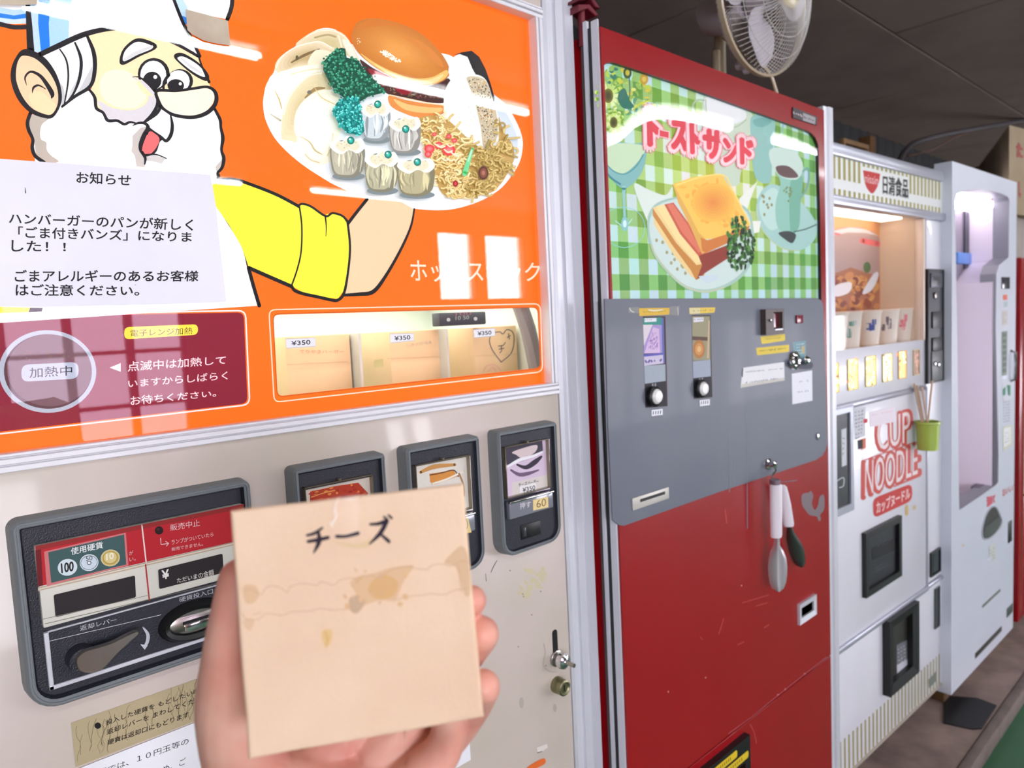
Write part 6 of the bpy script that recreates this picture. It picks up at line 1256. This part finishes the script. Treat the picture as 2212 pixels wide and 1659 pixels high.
for s_, w in (('888,95 872,140 860,190', [1.5, 2.5, 1.5]), ('870,150 876,200 848,250', [1, 3.5, 3]), ('930,100 960,105 985,95', [1.5, 3, 1.5]), ('846,240 850,262', [5, 4])): a.stroke((250, 240, 228), ZI(s_), w)  # tape's shine painted as whitish strokes on the board
a.build('brush_lettering', HB)
b = MB(); tq = [fb.h(p, -.0003) for p in ZI('845,85 1010,70 1000,300 850,330')]; b.add([(x, -.0004, z) for x, z in tq], [(0, 1, 2, 3)], panemat('clear_tape', .03, .18)); b.build('clear_tape', HB)

# hand: one continuous surface from tapered chains, fused and smoothed
KS = []   # (points px,py,depth,radius)
KS.append([(640, 2350, .50, .027), (650, 2080, .46, .026), (640, 1880, .43, .028)])                       # forearm, wrist
KS.append([(640, 1880, .43, .027), (548, 1690, .400, .0235), (500, 1540, .378, .0185), (497, 1420, .366, .0142), (508, 1330, .362, .0125), (520, 1252, .362, .0112)])   # thumb
KS.append([(640, 1880, .43, .026), (680, 1700, .425, .021), (770, 1540, .425, .0150), (880, 1400, .426, .0112), (962, 1335, .410, .0098), (1018, 1297, .386, .0086)])   # index
KS.append([(660, 1890, .43, .026), (740, 1720, .425, .021), (850, 1590, .425, .0150), (950, 1480, .430, .0118), (1010, 1410, .412, .0108), (1041, 1369, .388, .0098)])  # middle
KS.append([(680, 1890, .43, .026), (800, 1740, .420, .020), (890, 1660, .420, .0150), (975, 1590, .424, .0112), (1025, 1520, .408, .0104), (1044, 1483, .388, .0096)])  # ring
KS.append([(700, 1890, .43, .024), (830, 1750, .412, .018), (895, 1690, .408, .0150), (950, 1630, .408, .0118), (968, 1580, .405, .0100), (960, 1530, .395, .0090)])    # little
KS.append([(560, 1700, .405, .022), (660, 1700, .412, .020), (780, 1700, .415, .018), (860, 1720, .412, .016)])
hb = MB(); SK0 = mat('skin', (224, 164, 144), .5)
def sph(c, r, n=14):
    for j in range(0, 1): pass
    prof = [(max(1e-5, r * math.sin(math.pi * k / 8)), -r * math.cos(math.pi * k / 8)) for k in range(9)]
    hb.lathe(prof, SK0, tuple(c), 'z', n)
for ch in KS:
    pts = [(W(u, v, d), r) for u, v, d, r in ch]; fine = cr([(p.x, p.y, p.z, r) for p, r in pts], False, 5)
    hb.tube([f[:3] for f in fine], 0, SK0, n=16, rs=[f[3] for f in fine])
    for f in (fine[0], fine[-1]): sph(f[:3], f[3])
tmp = hb.build('hand_source'); md = tmp.modifiers.new('r', 'REMESH'); md.mode = 'VOXEL'; md.voxel_size = .0014; md.use_smooth_shade = True
ms = tmp.modifiers.new('s', 'SMOOTH'); ms.factor = .5; ms.iterations = 9
dg = bpy.context.evaluated_depsgraph_get(); me = bpy.data.meshes.new_from_object(tmp.evaluated_get(dg)); bpy.data.objects.remove(tmp)
# palm creases and finger joints pressed in
def crease(pts, wd, dp):
    cl = cr([tuple(W(*p)) for p in pts], False, 8); cl = [Vector(c) for c in cl]
    for v in me.vertices:
        dm = min((v.co - c).length for c in cl) if (v.co - cl[len(cl) // 2]).length < .06 else 9
        if dm < wd: v.co -= v.normal * dp * (1 - dm / wd) ** 1.5
def surf(u, v):  # nearest depth of the hand surface along a pixel ray
    best = None; r = wray(u, v)
    for vv in me.vertices:
        w = vv.co - CAMP; t = w.dot(r) / r.dot(r)
        if (w - r * t).length < .0022 and (best is None or t < best): best = t
    return best or .4
for pl_, wd, dp in (([(752, 1595), (772, 1640), (800, 1690), (820, 1760)], .0026, .0022), ([(868, 1580), (872, 1630), (880, 1690)], .0026, .0024), ([(470, 1480), (500, 1470), (540, 1475)], .002, .0007), ([(445, 1560), (490, 1540), (540, 1550)], .002, .0007), ([(600, 1640), (640, 1665), (700, 1720)], .0024, .0012)):
    crease([(u, v, surf(u, v)) for u, v in pl_], wd, dp)
me.update()
HO = Vector(W(640, 2350, .50))
for v in me.vertices: v.co -= HO
hm, ht, hbsdf = nt('hand_skin'); N = ht.nodes; K_ = ht.links
tc = N.new('ShaderNodeTexCoord'); no = N.new('ShaderNodeTexNoise'); no.inputs['Scale'].default_value = 22; no.inputs['Detail'].default_value = 3; K_.new(tc.outputs['Object'], no.inputs[0])
rp = N.new('ShaderNodeValToRGB'); rp.color_ramp.elements[0].position = .35; rp.color_ramp.elements[0].color = rgb(222, 150, 132); rp.color_ramp.elements[1].position = .65; rp.color_ramp.elements[1].color = rgb(236, 184, 162)
K_.new(no.outputs['Fac'], rp.inputs[0]); K_.new(rp.outputs[0], hbsdf.inputs['Base Color']); hbsdf.inputs['Roughness'].default_value = .48; hbsdf.inputs['Subsurface Weight'].default_value = .25; hbsdf.inputs['Subsurface Radius'].default_value = (.8, .3, .2); hbsdf.inputs['Subsurface Scale'].default_value = .008
n2 = N.new('ShaderNodeTexNoise'); n2.inputs['Scale'].default_value = 900; K_.new(tc.outputs['Object'], n2.inputs[0]); bpn = N.new('ShaderNodeBump'); bpn.inputs['Strength'].default_value = .15; bpn.inputs['Distance'].default_value = .0005; K_.new(n2.outputs['Fac'], bpn.inputs['Height']); K_.new(bpn.outputs[0], hbsdf.inputs['Normal'])
me.materials.clear(); me.materials.append(hm)
for p in me.polygons: p.use_smooth = True; p.material_index = 0
hand = bpy.data.objects.new('hand', me); COLL.objects.link(hand); hand.location = HO
tag(hand, 'bare left hand, palm to the viewer, gripping the lettered tan box', 'hand')
# ================================================================== room
def struct(b, name, par=None): return b.build(name, par, kind=None if par else 'structure')
FX0, FX1 = -3.0, 11.5; BY = 1.9
b = MB(); b.box(FX0, FX1, WALLY, BY + .1, -.06, 0, mat('green_floor_paint', (62, 112, 78), .5, 0, .5, c2=(70, 120, 88), vscale=3, bump=.1, bscale=40)); FL = struct(b, 'floor')
b = MB(); CON = mat('worn_concrete', (150, 130, 120), .75, 0, .3, c2=(118, 102, 94), vscale=9, bump=.5, bscale=60)
b.box(FX0, FX1, .615, BY, 0, .05, CON, .004); b.build('trim_1', None, kind='structure')
b = MB(); b.box(FX0, FX1, .585, .613, 0, .052, mat('slab_edging', (128, 114, 106), .7, var=.3, vscale=14, bump=.4), .003); b.build('trim_2', None, kind='structure')
b = MB(); mt = [hitz(*p, .0515) for p in ZS('938,1125 1180,1140 1325,1195 1215,1366 1150,1372 930,1325')]; b.loft([[(p.x, p.y, .05) for p in mt], [(p.x, p.y, .0545) for p in mt]], mat('patch_black', (26, 25, 27), .55), cap0=True, cap1=True)  # thin dark patch laid flat on the ledge
b.build('dark_patch', None, 'small thin black patch on the concrete ledge before the white machines', 'mat')
CE = mat('dark_ceiling_board', (140, 124, 115), .8, 0, .2, c2=(129, 114, 106), vscale=4, bump=.3, bscale=90)
b = MB(); b.box(FX0, FX1, WALLY, BY + .1, CEILZ + .02, CEILZ + .06, mat('ceiling_backing', (226, 218, 208), .8)); CL = struct(b, 'ceiling')
sy = 1.155; sx = hitz(1925, 75, CEILZ).x; pw, pd = 1.82, .91; proto = None; gi = 0
i0 = int((FX0 - sx) / pw) - 1
for j in range(-6, 3):
    y0_, y1_ = sy + j * pd, sy + (j + 1) * pd
    y0_, y1_ = max(WALLY, y0_), min(BY, y1_)
    if y1_ - y0_ < .02: continue
    off = 0 if j % 2 else pw / 2
    for i in range(i0, 8):
        xa, xb = max(FX0, sx + i * pw + off), min(FX1, sx + (i + 1) * pw + off)
        if xb - xa < .02: continue
        dz = 0.0
        b = MB(); b.box(xa + .004, xb - .004, y0_ + .004, y1_ - .004, CEILZ + dz, CEILZ + .02, CE, .002, 1); b.build('ceiling_panel', CL)
# corrugated back wall
b = MB(); CRG = mat('dark_corrugated_sheet', (15, 15, 17), .6, .2, var=.2, vscale=6)
prof = []; x = FX0; k = 0
while x < FX1:
    yy = BY if k % 4 in (0, 3) else BY - .02; prof.append((x, yy)); x += .02 if k % 2 else .05; k += 1
b.loft([[(x, y, 0) for x, y in prof], [(x, y, CEILZ + .02) for x, y in prof]], CRG, closed=False)
b.box(FX0, FX1, BY + .005, BY + .08, 0, CEILZ + .02, CRG); struct(b, 'wall_back')
# opposite wall with its glazing
WL = mat('dim_wall_paint', (118, 110, 104), .8)
xs = sorted(set([FX0, FX1] + [v for w_ in WIN for v in w_[:2]]))
b = MB()
for xa, xb in zip(xs, xs[1:]):
    w_ = [w for w in WIN if w[0] <= xa + 1e-6 and w[1] >= xb - 1e-6]
    if w_: w_ = w_[0]; b.box(xa, xb, WALLY - .12, WALLY, 0, w_[2], WL); b.box(xa, xb, WALLY - .12, WALLY, w_[3], CEILZ + .02, WL)
    else: b.box(xa, xb, WALLY - .12, WALLY, 0, CEILZ + .02, WL)
struct(b, 'wall_front')
b = MB(); b.box(FX0 - .1, FX0, WALLY - .12, BY + .1, 0, CEILZ + .02, WL); struct(b, 'wall_left')
b = MB(); b.box(FX1, FX1 + .1, WALLY - .12, BY + .1, 0, CEILZ + .02, WL); struct(b, 'wall_right')
FRM = mat('window_frame_bronze', (66, 50, 50), .4, .3)
for i, (xa, xb, za_, zb_) in enumerate(WIN):
    b = MB(); t = .03
    b.box(xa, xb, WALLY - .08, WALLY - .02, za_, za_ + t, FRM, .003); b.box(xa, xb, WALLY - .08, WALLY - .02, zb_ - t, zb_, FRM, .003); b.box(xa, xa + t, WALLY - .08, WALLY - .02, za_ + t, zb_ - t, FRM, .003); b.box(xb - t, xb, WALLY - .08, WALLY - .02, za_ + t, zb_ - t, FRM, .003)
    n_ = max(1, round((xb - xa) / .55)) if i != 1 else 3
    for k in range(1, n_): xm = xa + (xb - xa) * k / n_; b.box(xm - .025, xm + .025, WALLY - .08, WALLY - .02, za_ + t, zb_ - t, FRM, .003)
    if i == 1:
        for zm in (.95, 1.32): b.box(xa + t, xb - t, WALLY - .078, WALLY - .022, zm - .014, zm + .014, FRM, .003)
    w = struct(b, 'window_%d' % (i + 1))
    b = MB(); b.box(xa + t, xb - t, WALLY - .052, WALLY - .048, za_ + t, zb_ - t, panemat('window_glass_%d' % (1 if i == 1 else 2 if i in (2, 3) else 3), .04, .02, (218, 208, 218) if i == 1 else (250, 252, 252) if i in (2, 3) else (226, 228, 230))); b.build('pane', w)
# fluorescent tubes on the ceiling
TUB = mat('fluorescent_tube', (246, 250, 255), emis=26.0); HSG = mat('lamp_housing', (222, 222, 216), .5)
for i, (xa, xb, yy) in enumerate(((-.75, .30, -1.06), (.44, 1.20, -1.09), (1.66, 2.56, -1.05), (3.1, 4.2, -1.05), (4.7, 5.8, -1.05), (1.3, 2.0, -3.3), (2.5, 3.35, -3.3), (6.3, 7.4, -1.05))):
    r = empty('ceiling_lamp', ((xa + xb) / 2, yy, CEILZ), ['fluorescent ceiling lamp nearest the left wall', 'second fluorescent ceiling lamp from the left wall', 'fluorescent ceiling lamp mirrored over the printed dish', 'fluorescent ceiling lamp mirrored in the gingham poster', 'fluorescent ceiling lamp opposite the white machines', 'fluorescent ceiling lamp by the opposite wall, left one', 'fluorescent ceiling lamp by the opposite wall, right one', 'fluorescent ceiling lamp nearest the right wall'][i], 'lamp', 'fluorescent ceiling lamps'); L_ = (xb - xa) / 2
    b = MB(); b.box(-L_ - .03, L_ + .03, -.04, .04, -.05, 0, HSG, .005); b.build('housing', r)
    b = MB(); b.tube([(-L_, 0, -.075), (L_, 0, -.075)], .016, TUB, n=12); b.build('tube', r)
    boxparts('lamp_holder', r, [(s_ * L_ - .012, s_ * L_ + .012, -.012, .012, -.095, -.05) for s_ in (-1, 1)], HSG, .002)
# pipe and cable along the back wall
pp = [hity(*p, 1.16) for p in ZT('1000,1480 1015,1430 1060,1350 1150,1280 1340,1222 1600,1170 2124,1082 2300,1052')]
b = MB(); p0 = pp[0]; b.tube(cr([tuple(p - p0) for p in pp], False, 6), .012, mat('grey_conduit', (58, 54, 57), .5), n=10); b.build('conduit_pipe', None, 'grey plastic conduit pipe curving along the dark back wall', 'pipe', loc=p0)
pp = [hity(*p, 1.2) for p in ZT('1080,1400 1300,1340 1500,1230 1650,1180')]
b = MB(); p0 = pp[0]; b.tube(cr([tuple(p - p0) for p in pp], False, 6), .005, mat('brown_cable', (84, 52, 30), .5), n=6); b.build('cable', None, 'thin brown cable sagging below the grey conduit pipe', 'cable', loc=p0)
